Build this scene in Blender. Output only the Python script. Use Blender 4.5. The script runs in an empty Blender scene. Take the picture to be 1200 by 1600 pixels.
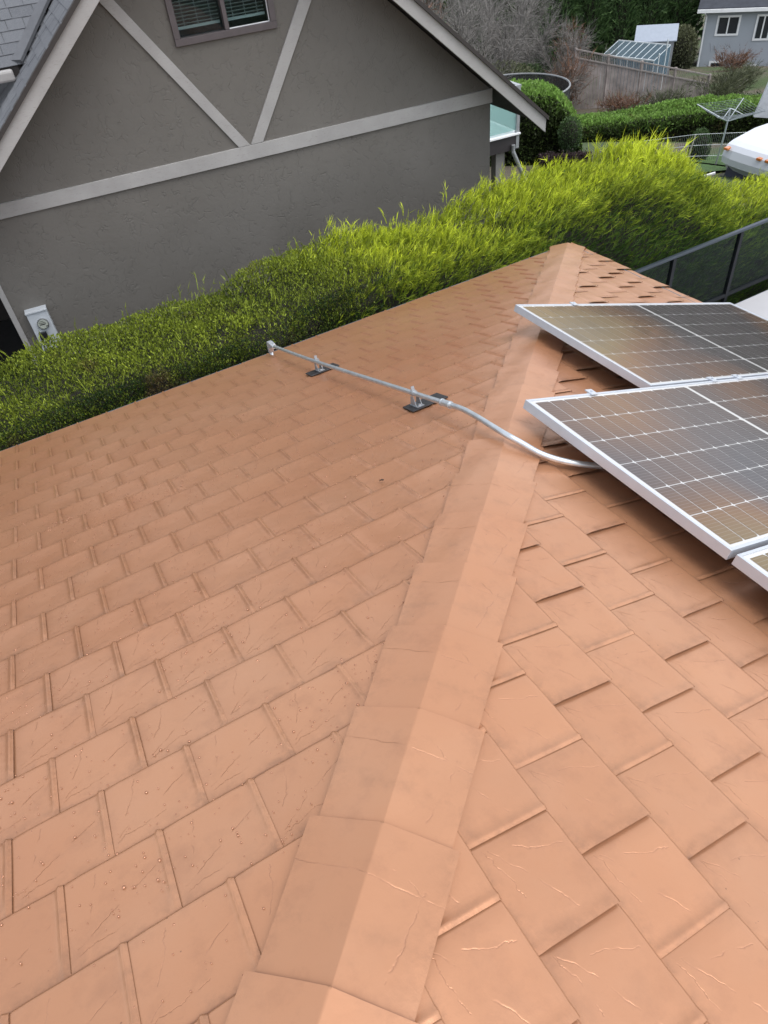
import bpy, bmesh, math, random
import numpy as np
from mathutils import Vector, Matrix
random.seed(7)
rng = np.random.default_rng(7)
sc = bpy.context.scene
col = sc.collection

# ------------------------------------------------------------------ camera
FOC = 1086.74                                   # pixels of the 1200 x 1600 frame
CAM = np.array([-4.41949, -4.81536, 2.82558])
CR = np.array([[0.8641689, -0.494148, -0.09502564],
               [-0.40309419, -0.56675648, -0.71854169],
               [0.30120954, 0.65924567, -0.68896151]])   # rows: right, down, forward
cam = bpy.data.cameras.new('camera')
cam.sensor_fit = 'VERTICAL'; cam.sensor_height = 24.0
cam.lens = FOC / 1600 * 24.0
cam.clip_start = 0.05; cam.clip_end = 600
cam_o = bpy.data.objects.new('camera', cam); col.objects.link(cam_o)
cam_o.matrix_world = Matrix(((CR[0][0], -CR[1][0], -CR[2][0], CAM[0]),
                             (CR[0][1], -CR[1][1], -CR[2][1], CAM[1]),
                             (CR[0][2], -CR[1][2], -CR[2][2], CAM[2]), (0, 0, 0, 1)))
sc.camera = cam_o

# ------------------------------------------------------------------ sky, sun, exposure
SUN_EL, SUN_AZ = math.radians(68), math.radians(-62)      # azimuth from +x towards +y
w = bpy.data.worlds.new('World'); sc.world = w; w.use_nodes = True
nt = w.node_tree; nt.nodes.clear()
wo = nt.nodes.new('ShaderNodeOutputWorld'); bg = nt.nodes.new('ShaderNodeBackground')
sky = nt.nodes.new('ShaderNodeTexSky'); sky.sky_type = 'NISHITA'; sky.sun_disc = False
sky.sun_elevation = SUN_EL; sky.sun_rotation = math.pi / 2 - SUN_AZ
sky.dust_density = 2.0; sky.air_density = 1.0; sky.ozone_density = 1.0
hs = nt.nodes.new('ShaderNodeHueSaturation'); hs.inputs['Saturation'].default_value = 0.30
nt.links.new(sky.outputs[0], hs.inputs['Color']); nt.links.new(hs.outputs[0], bg.inputs[0])
bg.inputs[1].default_value = 0.15
nt.links.new(bg.outputs[0], wo.inputs[0])
sun = bpy.data.lights.new('sun', 'SUN'); sun.energy = 0.55; sun.angle = math.radians(40); sun.color = (1.0, 0.95, 0.88)
sun_o = bpy.data.objects.new('sun', sun); col.objects.link(sun_o)
sd = Vector((math.cos(SUN_EL) * math.cos(SUN_AZ), math.cos(SUN_EL) * math.sin(SUN_AZ), math.sin(SUN_EL)))
sun_o.rotation_euler = sd.to_track_quat('Z', 'Y').to_euler()
sc.view_settings.view_transform = 'Standard'; sc.view_settings.look = 'None'
sc.view_settings.gamma = 1.0; sc.view_settings.use_curve_mapping = False
sc.view_settings.exposure = 1.15
sc.cycles.max_bounces = 6
sc.cycles.transparent_max_bounces = 12

# ------------------------------------------------------------------ helpers
def new_mat(name):
    m = bpy.data.materials.new(name); m.use_nodes = True
    t = m.node_tree; b = t.nodes['Principled BSDF']
    return m, t, b
def nd(t, kind, **kw):
    n = t.nodes.new(kind)
    for k, v in kw.items():
        setattr(n, k, v)
    return n
def lk(t, a, b): t.links.new(a, b)
def math_n(t, op, a, b=None, c=None):
    n = t.nodes.new('ShaderNodeMath'); n.operation = op
    for i, v in enumerate((a, b, c)):
        if v is None: continue
        if isinstance(v, (int, float)): n.inputs[i].default_value = v
        else: t.links.new(v, n.inputs[i])
    return n.outputs[0]
def noise(t, vec, scale, detail=4, rough=0.55, dist=0.0):
    n = t.nodes.new('ShaderNodeTexNoise'); n.inputs['Scale'].default_value = scale
    n.inputs['Detail'].default_value = detail; n.inputs['Roughness'].default_value = rough
    n.inputs['Distortion'].default_value = dist
    if vec is not None: t.links.new(vec, n.inputs['Vector'])
    return n.outputs['Fac']
def ramp(t, fac, stops):
    r = t.nodes.new('ShaderNodeValToRGB'); els = r.color_ramp.elements
    while len(els) < len(stops): els.new(0.5)
    for e, (p, c) in zip(els, stops):
        e.position = p; e.color = (c, c, c, 1) if isinstance(c, (int, float)) else (*c, 1)
    t.links.new(fac, r.inputs[0]); return r.outputs[0]
def mixc(t, fac, a, b, mode='MIX'):
    n = t.nodes.new('ShaderNodeMix'); n.data_type = 'RGBA'; n.blend_type = mode
    for sock, v in ((n.inputs[0], fac), (n.inputs[6], a), (n.inputs[7], b)):
        if isinstance(v, (int, float)): sock.default_value = v
        elif isinstance(v, tuple): sock.default_value = (*v, 1)
        else: t.links.new(v, sock)
    return n.outputs[2]
def bump(t, h, strength, dist, normal=None):
    n = t.nodes.new('ShaderNodeBump'); n.inputs['Strength'].default_value = strength
    n.inputs['Distance'].default_value = dist
    t.links.new(h, n.inputs['Height'])
    if normal is not None: t.links.new(normal, n.inputs['Normal'])
    return n.outputs[0]
def geo_pos(t): return t.nodes.new('ShaderNodeNewGeometry').outputs['Position']
def uv_xy(t):
    u = t.nodes.new('ShaderNodeUVMap'); s = t.nodes.new('ShaderNodeSeparateXYZ')
    t.links.new(u.outputs[0], s.inputs[0]); return u.outputs[0], s.outputs[0], s.outputs[1]

def plain(name, c, rough=0.6, metal=0.0, var=0.12, scale=6.0, bumps=0.0, bscale=80, coat=0.0, spec=0.5):
    """a paint / wood / metal colour with soft wear"""
    m, t, b = new_mat(name); p = geo_pos(t)
    n1 = noise(t, p, scale, 5)
    dark = tuple(x * (1 - var) for x in c); lite = tuple(min(1, x * (1 + var)) for x in c)
    lk(t, ramp(t, n1, [(0.3, dark), (0.7, lite)]), b.inputs['Base Color'])
    n2 = noise(t, p, scale * 3, 3)
    lk(t, math_n(t, 'MULTIPLY_ADD', n2, 0.25, rough - 0.12), b.inputs['Roughness'])
    b.inputs['Metallic'].default_value = metal; b.inputs['Coat Weight'].default_value = coat
    b.inputs['Specular IOR Level'].default_value = spec
    if bumps: lk(t, bump(t, noise(t, p, bscale, 4), bumps, 0.01), b.inputs['Normal'])
    return m

class MB:
    def __init__(s): s.v = []; s.f = []; s.uv = []
    def add(s, vs, fs, uvs=None):
        o = len(s.v); s.v += [tuple(map(float, v)) for v in vs]; s.f += [tuple(i + o for i in f) for f in fs]
        s.uv += uvs if uvs else [(0, 0)] * len(vs)
        return s
    def quad(s, a, b, c, d): return s.add([a, b, c, d], [(0, 1, 2, 3)], [(0, 0), (1, 0), (1, 1), (0, 1)])
    def box8(s, p):
        return s.add(p, [(0, 3, 2, 1), (4, 5, 6, 7), (0, 1, 5, 4), (1, 2, 6, 5), (2, 3, 7, 6), (3, 0, 4, 7)])
    def box(s, x0, x1, y0, y1, z0, z1, fr=None):
        p = [(x0, y0, z0), (x1, y0, z0), (x1, y1, z0), (x0, y1, z0), (x0, y0, z1), (x1, y0, z1), (x1, y1, z1), (x0, y1, z1)]
        if fr: p = [fr(*q) for q in p]
        return s.box8(p)
    def beam(s, a, b, wx, wy, up=(0, 0, 1)):
        a = Vector(a); b = Vector(b); d = (b - a).normalized(); u = Vector(up)
        if abs(d.dot(u)) > 0.98: u = Vector((0, 1, 0))
        x = d.cross(u).normalized() * wx / 2; y = x.cross(d).normalized() * wy / 2
        return s.box8([a - x - y, a + x - y, a + x + y, a - x + y, b - x - y, b + x - y, b + x + y, b - x + y])
    def prism(s, poly, off):
        n = len(poly); off = Vector(off)
        vs = [Vector(p) for p in poly]; vs += [p + off for p in vs]
        fs = [tuple(range(n))[::-1], tuple(range(n, 2 * n))] + [(i, (i + 1) % n, n + (i + 1) % n, n + i) for i in range(n)]
        return s.add(vs, fs)
    def tube(s, path, r, n=10, cap=True):
        path = [Vector(p) for p in path]; rings = []
        rr = r if isinstance(r, (list, tuple)) else [r] * len(path)
        ref = Vector((0.123, 0.2, 1)).normalized(); vs = []; fs = []
        for i, p in enumerate(path):
            d = (path[min(i + 1, len(path) - 1)] - path[max(i - 1, 0)]).normalized()
            x = d.cross(ref)
            if x.length < 1e-3: x = d.cross(Vector((1, 0, 0)))
            x.normalize(); y = d.cross(x).normalized()
            for k in range(n):
                a = 2 * math.pi * k / n; vs.append(p + (x * math.cos(a) + y * math.sin(a)) * rr[i])
        for i in range(len(path) - 1):
            for k in range(n):
                k2 = (k + 1) % n; fs.append((i * n + k, i * n + k2, (i + 1) * n + k2, (i + 1) * n + k))
        if cap: fs += [tuple(range(n))[::-1], tuple((len(path) - 1) * n + k for k in range(n))]
        return s.add(vs, fs)
    def mesh(s, name, mat, smooth=False):
        me = bpy.data.meshes.new(name); me.from_pydata(s.v, [], s.f)
        ul = me.uv_layers.new(name='UVMap')
        vi = np.zeros(len(me.loops), dtype=np.int32); me.loops.foreach_get('vertex_index', vi)
        ul.data.foreach_set('uv', np.array(s.uv, dtype=np.float32)[vi].ravel())
        me.materials.append(mat)
        if smooth: me.polygons.foreach_set('use_smooth', [True] * len(me.polygons))
        me.update(); return me
    def build(s, name, mat, parent=None, smooth=False, kind=None, bevel=0.0, label=None):
        o = bpy.data.objects.new(name, s.mesh(name, mat, smooth)); col.objects.link(o)
        if parent: o.parent = parent
        if kind: o['kind'] = kind
        if label: o['label'] = label
        if bevel:
            bv = o.modifiers.new('bevel', 'BEVEL'); bv.width = bevel; bv.segments = 2; bv.limit_method = 'ANGLE'
        return o
def place(o, parent=None):
    col.objects.link(o)
    if parent: o.parent = parent
    return o
def empty(name, label, cat, group=None, loc=(0, 0, 0)):
    o = bpy.data.objects.new(name, None); col.objects.link(o); o.location = loc; o.empty_display_size = 0.2
    return tag(o, label, cat, group)
def tag(o, label, cat, group=None):
    o['label'] = label; o['category'] = cat
    if group: o['group'] = group
    return o
def np_mesh(name, verts, faces, mat, attr=None):
    """verts (N,3), faces (M,k) ; attr per-vertex float named tip"""
    me = bpy.data.meshes.new(name); n = len(verts); m, k = faces.shape
    me.vertices.add(n); me.vertices.foreach_set('co', verts.astype(np.float32).ravel())
    me.loops.add(m * k); me.loops.foreach_set('vertex_index', faces.astype(np.int32).ravel())
    me.polygons.add(m); me.polygons.foreach_set('loop_start', np.arange(0, m * k, k, dtype=np.int32))
    me.polygons.foreach_set('loop_total', np.full(m, k, dtype=np.int32))
    if attr is not None:
        for an, av in attr.items():
            a = me.attributes.new(an, 'FLOAT', 'POINT'); a.data.foreach_set('value', av.astype(np.float32))
    me.update(calc_edges=True); me.materials.append(mat)
    return me
def pix(P):
    c = (np.asarray(P) - CAM) @ CR.T
    return 600 + FOC * c[..., 0] / c[..., 2], 800 + FOC * c[..., 1] / c[..., 2], c[..., 2]

# ------------------------------------------------------------------ materials
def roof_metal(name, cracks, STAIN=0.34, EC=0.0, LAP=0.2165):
    """stamped copper coloured steel: satin metallic paint with embossed slate cracks in the sheet's own UV (metres)"""
    m, t, b = new_mat(name); uv, ux, uy = uv_xy(t); p = geo_pos(t)
    eux = math_n(t, 'ABSOLUTE', math_n(t, 'SUBTRACT', math_n(t, 'ABSOLUTE', ux), EC))
    oi = t.nodes.new('ShaderNodeObjectInfo')
    wv = t.nodes.new('ShaderNodeVectorMath'); wv.operation = 'ADD'; lk(t, uv, wv.inputs[0])
    rnd = math_n(t, 'MULTIPLY', math_n(t, 'FLOOR', math_n(t, 'MULTIPLY', oi.outputs['Random'], 4.0)), 3.7)
    cx = t.nodes.new('ShaderNodeCombineXYZ'); lk(t, rnd, cx.inputs[0]); lk(t, rnd, cx.inputs[1]); lk(t, cx.outputs[0], wv.inputs[1])
    nA = noise(t, wv.outputs[0], 9, 4, 0.55); nB = noise(t, wv.outputs[0], 15, 4, 0.55)
    hgt = None
    for (kx, ky, c0, amp, wd, src, lo, hi) in cracks:
        lin = math_n(t, 'ADD', math_n(t, 'ADD', math_n(t, 'MULTIPLY', ux, kx), math_n(t, 'MULTIPLY', uy, ky)), c0)
        d = math_n(t, 'ABSOLUTE', math_n(t, 'ADD', lin, math_n(t, 'MULTIPLY', math_n(t, 'SUBTRACT', src and nA or nB, 0.5), amp)))
        g = math_n(t, 'SUBTRACT', 1.0, math_n(t, 'MINIMUM', math_n(t, 'DIVIDE', d, wd), 1.0))
        g = math_n(t, 'MULTIPLY', g, g)
        along = ux if abs(ky) > abs(kx) else uy
        msk = math_n(t, 'MULTIPLY', math_n(t, 'GREATER_THAN', along, lo), math_n(t, 'LESS_THAN', along, hi))
        g = math_n(t, 'MULTIPLY', g, msk)
        hgt = g if hgt is None else math_n(t, 'MAXIMUM', hgt, g)
    brk = ramp(t, noise(t, wv.outputs[0], 19, 3), [(0.40, 0.0), (0.56, 1.0)])
    hgt = math_n(t, 'MULTIPLY', hgt, brk)
    soft = noise(t, wv.outputs[0], 5.5, 3)
    mid = noise(t, wv.outputs[0], 34, 5, 0.6)
    big = noise(t, p, 2.2, 3)
    n0 = bump(t, big, 0.22, 0.02)
    n1 = bump(t, soft, 0.22, 0.012, n0)
    n2 = bump(t, math_n(t, 'MULTIPLY', mid, math_n(t, 'ADD', 0.55, math_n(t, 'MULTIPLY', 2.2, math_n(t, 'EXPONENT', math_n(t, 'MULTIPLY', eux, -38.0))))), 0.22, 0.003, n1)
    n3 = bump(t, math_n(t, 'MULTIPLY', hgt, -1.0), 0.42, 0.0018, n2)
    fine = noise(t, p, 420, 2)
    n4 = bump(t, fine, 0.05, 0.001, n3)
    lk(t, n4, b.inputs['Normal'])
    hue = noise(t, p, 1.1, 3); spk = noise(t, p, 9, 6, 0.7)
    c = ramp(t, hue, [(0.3, (0.440, 0.205, 0.108)), (0.7, (0.475, 0.241, 0.134))])
    sheet = math_n(t, 'MULTIPLY_ADD', oi.outputs['Random'], 0.07, 0.965)
    vm = t.nodes.new('ShaderNodeVectorMath'); vm.operation = 'SCALE'; lk(t, c, vm.inputs[0]); lk(t, sheet, vm.inputs['Scale'])
    dirt = math_n(t, 'MULTIPLY', ramp(t, spk, [(0.52, 0.0), (0.78, 1.0)]), 0.35)
    c2 = mixc(t, dirt, vm.outputs[0], (0.24, 0.115, 0.07))
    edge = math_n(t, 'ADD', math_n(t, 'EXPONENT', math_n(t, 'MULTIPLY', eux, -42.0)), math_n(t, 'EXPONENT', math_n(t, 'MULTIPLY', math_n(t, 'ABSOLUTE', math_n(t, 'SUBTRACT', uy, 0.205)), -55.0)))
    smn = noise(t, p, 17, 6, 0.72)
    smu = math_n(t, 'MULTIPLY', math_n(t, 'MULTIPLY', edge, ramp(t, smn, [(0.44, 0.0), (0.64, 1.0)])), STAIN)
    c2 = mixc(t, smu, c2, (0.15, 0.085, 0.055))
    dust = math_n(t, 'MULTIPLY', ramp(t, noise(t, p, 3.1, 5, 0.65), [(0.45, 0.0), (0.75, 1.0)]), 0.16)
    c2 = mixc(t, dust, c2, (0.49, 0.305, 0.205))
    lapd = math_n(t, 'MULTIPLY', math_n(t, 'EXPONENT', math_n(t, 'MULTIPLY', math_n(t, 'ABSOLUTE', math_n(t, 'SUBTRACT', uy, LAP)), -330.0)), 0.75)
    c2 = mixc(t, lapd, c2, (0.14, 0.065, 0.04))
    c3 = mixc(t, math_n(t, 'MULTIPLY', hgt, 0.34), c2, (0.24, 0.11, 0.07))
    dots = t.nodes.new('ShaderNodeTexVoronoi'); dots.inputs['Scale'].default_value = 26; lk(t, p, dots.inputs['Vector'])
    sp = math_n(t, 'MULTIPLY', math_n(t, 'LESS_THAN', dots.outputs['Distance'], 0.045), math_n(t, 'GREATER_THAN', noise(t, p, 2.6, 2), 0.56))
    c4 = mixc(t, math_n(t, 'MULTIPLY', sp, 0.6), c3, (0.13, 0.07, 0.045))
    lk(t, c4, b.inputs['Base Color'])
    b.inputs['Metallic'].default_value = 0.42
    lk(t, math_n(t, 'MULTIPLY_ADD', spk, 0.14, 0.25), b.inputs['Roughness'])
    b.inputs['Specular IOR Level'].default_value = 0.5
    return m
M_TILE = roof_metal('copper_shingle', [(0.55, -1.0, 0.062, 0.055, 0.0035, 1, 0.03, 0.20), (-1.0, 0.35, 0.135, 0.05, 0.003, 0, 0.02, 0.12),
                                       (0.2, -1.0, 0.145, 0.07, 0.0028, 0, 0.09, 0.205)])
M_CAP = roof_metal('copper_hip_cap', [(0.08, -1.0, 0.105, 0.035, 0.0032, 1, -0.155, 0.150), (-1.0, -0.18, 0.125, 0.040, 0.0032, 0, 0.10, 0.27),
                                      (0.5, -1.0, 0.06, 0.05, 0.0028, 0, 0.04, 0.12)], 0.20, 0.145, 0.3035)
M_DECKCU = plain('copper_sheet', (0.38, 0.18, 0.11), 0.45, 0.4, 0.05, 2.0)
M_GALV = plain('galvanised_steel', (0.56, 0.60, 0.63), 0.36, 0.75, 0.12, 25)
M_GALVD = plain('dull_zinc', (0.36, 0.38, 0.40), .5, .6, .15, 25)
M_ALU = plain('anodised_aluminium', (0.56, 0.59, 0.64), 0.36, 0.5, 0.05, 8)
M_RUBBER = plain('black_rubber', (0.022, 0.022, 0.025), 0.55, 0, 0.25, 30, 0.2, 300)
M_GUTTER = plain('slate_blue_gutter_paint', (0.09, 0.11, 0.135), 0.5, 0, 0.08)
M_STUCCO_OWN = plain('beige_stucco', (0.40, 0.35, 0.29), 0.85, 0, 0.1, 5, 0.5, 90)
M_WHITE = plain('white_paint', (0.78, 0.79, 0.80), 0.5, 0, 0.05, 3)
M_SOFFIT = plain('dark_brown_soffit', (0.035, 0.03, 0.028), 0.8)
M_BROWNBLACK = plain('dark_brown_paint', (0.03, 0.026, 0.028), 0.6)

def trim_mat():
    m, t, b = new_mat('weathered_grey_trim_paint'); p = geo_pos(t)
    mp = t.nodes.new('ShaderNodeMapping'); mp.inputs['Scale'].default_value = (4, 4, 22); lk(t, p, mp.inputs[0])
    n1 = noise(t, p, 3, 4); n2 = noise(t, mp.outputs[0], 6, 6, 0.7)
    c = ramp(t, n1, [(0.3, (0.30, 0.292, 0.285)), (0.7, (0.37, 0.362, 0.354))])
    pe = ramp(t, n2, [(0.57, 0.0), (0.66, 1.0)])
    lk(t, mixc(t, math_n(t, 'MULTIPLY', pe, 0.60), c, (0.22, 0.20, 0.185)), b.inputs['Base Color'])
    b.inputs['Roughness'].default_value = 0.7
    lk(t, bump(t, n2, 0.25, 0.004), b.inputs['Normal'])
    return m
M_TRIM = trim_mat()
def stucco_mat():
    m, t, b = new_mat('taupe_textured_stucco'); p = geo_pos(t)
    dn = t.nodes.new('ShaderNodeTexNoise'); dn.inputs['Scale'].default_value = 9; lk(t, p, dn.inputs['Vector'])
    va = t.nodes.new('ShaderNodeVectorMath'); va.operation = 'MULTIPLY_ADD'
    lk(t, dn.outputs['Color'], va.inputs[0]); va.inputs[1].default_value = (0.22, 0.22, 0.22); lk(t, p, va.inputs[2])
    mp = t.nodes.new('ShaderNodeMapping'); mp.inputs['Scale'].default_value = (1.0, 1.0, 0.5); lk(t, va.outputs[0], mp.inputs[0])
    vo = t.nodes.new('ShaderNodeTexVoronoi'); vo.feature = 'DISTANCE_TO_EDGE'; vo.inputs['Scale'].default_value = 11; lk(t, mp.outputs[0], vo.inputs['Vector'])
    gate = ramp(t, noise(t, p, 9, 4), [(0.44, 0.0), (0.58, 1.0)])
    ln = ramp(t, vo.outputs['Distance'], [(0.0, 1.0), (0.055, 0.0)])
    crk = math_n(t, 'MULTIPLY', ln, gate)
    fine = noise(t, p, 55, 6, 0.65); bl = noise(t, p, 13, 4)
    h = math_n(t, 'SUBTRACT', math_n(t, 'ADD', math_n(t, 'MULTIPLY', fine, 0.25), math_n(t, 'MULTIPLY', bl, 0.5)), math_n(t, 'MULTIPLY', crk, 0.55))
    lk(t, bump(t, h, 0.60, 0.010), b.inputs['Normal'])
    big = noise(t, p, 0.9, 4)
    c = ramp(t, big, [(0.3, (0.130, 0.122, 0.110)), (0.7, (0.156, 0.147, 0.134))])
    lk(t, mixc(t, math_n(t, 'MULTIPLY', crk, 0.16), c, (0.13, 0.125, 0.118)), b.inputs['Base Color'])
    b.inputs['Roughness'].default_value = 0.9; b.inputs['Specular IOR Level'].default_value = 0.25
    return m
M_STUCCO = stucco_mat()
def asphalt_mat():
    m, t, b = new_mat('grey_asphalt_shingle'); p = geo_pos(t); oi = t.nodes.new('ShaderNodeObjectInfo')
    g = noise(t, p, 160, 3, 0.8)
    c = mixc(t, oi.outputs['Random'], (0.060, 0.066, 0.077), (0.100, 0.108, 0.120))
    lk(t, mixc(t, ramp(t, g, [(0.35, 0.0), (0.7, 1.0)]), c, (0.15, 0.157, 0.17)), b.inputs['Base Color'])
    b.inputs['Roughness'].default_value = 0.9; lk(t, bump(t, g, 0.6, 0.004), b.inputs['Normal'])
    return m
M_ASPH = asphalt_mat()
def glass_sheet(name, tint, trans=0.75, rough=0.02, ior=1.5, refl=0.9):
    """thin pane: clear through, reflecting by Fresnel, with a tint"""
    m, t, b = new_mat(name); t.nodes.remove(b); out = t.nodes['Material Output']
    tr = t.nodes.new('ShaderNodeBsdfTransparent'); tr.inputs[0].default_value = (*[x * trans for x in tint], 1)
    gl = t.nodes.new('ShaderNodeBsdfGlossy'); gl.inputs['Roughness'].default_value = rough
    gl.inputs[0].default_value = (refl, refl * 1.05, refl * 1.05, 1)
    fr = t.nodes.new('ShaderNodeFresnel'); bf_ = t.nodes.new('ShaderNodeNewGeometry').outputs['Backfacing']; lk(t, math_n(t, 'MULTIPLY_ADD', bf_, 1 / ior - ior, ior), fr.inputs[0])
    mx = t.nodes.new('ShaderNodeMixShader'); lk(t, fr.outputs[0], mx.inputs[0]); lk(t, tr.outputs[0], mx.inputs[1]); lk(t, gl.outputs[0], mx.inputs[2])
    lk(t, mx.outputs[0], out.inputs[0]); return m
M_WINGLASS = glass_sheet('window_glass', (0.84, 0.92, 0.92), 0.9, 0.02, 1.5, 0.35)
M_RAILGLASS = glass_sheet('smoked_rail_glass', (0.72, 0.80, 0.79), 0.97, 0.1, 1.45, 0.22)
def frosted(name='frosted_teal_glass', dc=(0.45, 0.60, 0.58), tc=(0.45, 0.62, 0.60), cc=(0.80, 0.93, 0.91), clear=0.5):
    m, t, b = new_mat(name); t.nodes.remove(b); out = t.nodes['Material Output']
    d = t.nodes.new('ShaderNodeBsdfDiffuse'); d.inputs[0].default_value = (*dc, 1)
    tl = t.nodes.new('ShaderNodeBsdfTranslucent'); tl.inputs[0].default_value = (*tc, 1)
    tr = t.nodes.new('ShaderNodeBsdfTransparent'); tr.inputs[0].default_value = (*cc, 1)
    a = t.nodes.new('ShaderNodeMixShader'); a.inputs[0].default_value = 0.5; lk(t, d.outputs[0], a.inputs[1]); lk(t, tl.outputs[0], a.inputs[2])
    c = t.nodes.new('ShaderNodeMixShader'); c.inputs[0].default_value = clear; lk(t, a.outputs[0], c.inputs[1]); lk(t, tr.outputs[0], c.inputs[2])
    lk(t, c.outputs[0], out.inputs[0]); return m
M_FROST = frosted()

def leaf_mat(name, base, tip, dead=(0.16, 0.09, 0.05), rough=0.55, transl=0.25, deadamt=0.0):
    m, t, b = new_mat(name); out = t.nodes['Material Output']; p = geo_pos(t)
    at = t.nodes.new('ShaderNodeAttribute'); at.attribute_name = 'tip'
    a2 = t.nodes.new('ShaderNodeAttribute'); a2.attribute_name = 'tint'
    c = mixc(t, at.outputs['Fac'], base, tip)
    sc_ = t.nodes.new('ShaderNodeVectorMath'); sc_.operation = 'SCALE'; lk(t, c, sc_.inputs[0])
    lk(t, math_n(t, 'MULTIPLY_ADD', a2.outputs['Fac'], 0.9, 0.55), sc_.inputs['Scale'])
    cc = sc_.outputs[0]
    if deadamt:
        dn = noise(t, p, 1.6, 4, 0.6)
        cc = mixc(t, math_n(t, 'MULTIPLY', ramp(t, dn, [(0.60, 0.0), (0.70, 1.0)]), deadamt), cc, dead)
    lk(t, cc, b.inputs['Base Color']); b.inputs['Roughness'].default_value = rough
    b.inputs['Specular IOR Level'].default_value = 0.35
    tl = t.nodes.new('ShaderNodeBsdfTranslucent'); lk(t, cc, tl.inputs[0])
    mx = t.nodes.new('ShaderNodeMixShader'); mx.inputs[0].default_value = transl
    lk(t, b.outputs[0], mx.inputs[1]); lk(t, tl.outputs[0], mx.inputs[2]); lk(t, mx.outputs[0], out.inputs[0])
    return m
M_CORE = plain('hedge_dark_core', (0.018, 0.017, 0.011), 0.95, 0, 0.4, 20)  # near-black solid core added inside foliage to block light
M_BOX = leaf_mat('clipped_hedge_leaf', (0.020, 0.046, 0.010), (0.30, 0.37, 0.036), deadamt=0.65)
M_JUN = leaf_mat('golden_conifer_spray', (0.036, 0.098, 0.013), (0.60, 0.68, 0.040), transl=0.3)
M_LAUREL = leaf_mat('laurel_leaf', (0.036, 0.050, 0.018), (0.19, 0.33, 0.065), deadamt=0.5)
M_CYP = leaf_mat('dark_cypress_spray', (0.050, 0.100, 0.036), (0.120, 0.200, 0.068))
M_BUSH = leaf_mat('small_bush_leaf', (0.03, 0.06, 0.02), (0.07, 0.12, 0.04))
M_PURP = leaf_mat('purple_leaf', (0.03, 0.019, 0.02), (0.062, 0.040, 0.042))
M_RUST = leaf_mat('rusty_dead_leaf', (0.10, 0.05, 0.028), (0.20, 0.11, 0.07))
M_OLIVE = leaf_mat('olive_scrub_leaf', (0.05, 0.06, 0.03), (0.12, 0.13, 0.07))
M_TWIG = plain('grey_bare_twig', (0.165, 0.155, 0.145), 0.9, 0, 0.35, 8)
M_BARK = plain('grey_bark', (0.14, 0.125, 0.11), 0.9, 0, 0.3, 20, 0.4, 60)

# ------------------------------------------------------------------ ground
GD = [(0, -2.6), (14, -2.6), (20, -3.65), (28, -5.4), (40, -7.3), (50, -8.4), (58, -9.9), (90, -15.5), (180, -24), (420, -50)]
def ground_z(x, y):
    d = np.hypot(np.asarray(x) - CAM[0], np.asarray(y) - CAM[1])
    # behind the houses the plot stays level; it only falls away towards the back gardens
    f = np.clip((np.asarray(x) * 0.72 + np.asarray(y) * 0.69 + 6) / 8, 0, 1)
    z = np.interp(d, [g[0] for g in GD], [g[1] for g in GD])
    return -2.6 + (z + 2.6) * f
def gz(x, y): return float(ground_z(x, y))
def ground_mat():
    m, t, b = new_mat('garden_ground'); p = geo_pos(t)
    a = noise(t, p, 0.35, 5); g = noise(t, p, 6, 6, 0.7); f = noise(t, p, 40, 4, 0.7)
    soil = mixc(t, g, (0.060, 0.050, 0.036), (0.15, 0.125, 0.09)); gr = mixc(t, g, (0.030, 0.060, 0.018), (0.085, 0.12, 0.040))
    lk(t, mixc(t, ramp(t, a, [(0.42, 0.0), (0.58, 1.0)]), soil, gr), b.inputs['Base Color'])
    b.inputs['Roughness'].default_value = 0.95; lk(t, bump(t, math_n(t, 'ADD', g, f), 0.8, 0.05), b.inputs['Normal'])
    return m
n = 150
ax = np.concatenate([np.linspace(-300, -30, 20), np.linspace(-28, 70, 110), np.linspace(76, 380, 24)])
X, Y = np.meshgrid(ax, ax, indexing='ij'); Z = ground_z(X, Y)
Z = Z + 0.08 * np.sin(X * 0.7 + Y * 0.4) * np.clip((np.hypot(X - CAM[0], Y - CAM[1]) - 12) / 10, 0, 1)
V = np.stack([X, Y, Z], -1).reshape(-1, 3); k = len(ax)
I = np.arange(k * k).reshape(k, k)
F = np.stack([I[:-1, :-1], I[1:, :-1], I[1:, 1:], I[:-1, 1:]], -1).reshape(-1, 4)
g = bpy.data.objects.new('ground', np_mesh('ground', V, F, ground_mat())); col.objects.link(g); g['kind'] = 'structure'

# ------------------------------------------------------------------ foreground house: hip roof
TP = 0.331; cp = 1 / math.hypot(1, TP); sp_ = cp * TP
U = 0.22
nL = Vector((0, sp_, cp)); nR = Vector((sp_, 0, cp))
ML = Matrix(((-1, 0, 0, 0), (0, -cp, sp_, 0), (0, sp_, cp, 0), (0, 0, 0, 1)))      # local x = a, y = up-slope, z = normal
MR = Matrix(((0, -cp, sp_, 0), (1, 0, 0, 0), (0, sp_, cp, 0), (0, 0, 0, 1)))       # local x = -a
def lpt(a, s, h=0): return Vector((-a, -s * cp, s * sp_)) + nL * h
def rpt(a, s, h=0): return Vector((-s * cp, -a, s * sp_)) + nR * h
SMAX = 7.2; LEN = 13.0
house = empty('house', 'foreground house under a copper coloured metal shingle hip roof', 'house', loc=(-3, -3, -2.6))
house.location = (0, 0, 0)
# roof decks
def deck(name, pts, nrm):
    off = nrm * -0.012
    return MB().prism([p + off - nrm * 0.02 for p in pts], nrm * 0.02).build(name, M_DECKCU, house)
hs_ = SMAX * cp
deckL = deck('roof_slope', [lpt(0, 0), lpt(hs_, SMAX), lpt(LEN, SMAX), lpt(LEN, 0)], nL)
deckR = deck('roof_slope', [rpt(0, 0), rpt(LEN, 0), rpt(LEN, SMAX), rpt(hs_, SMAX)], nR)
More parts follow.
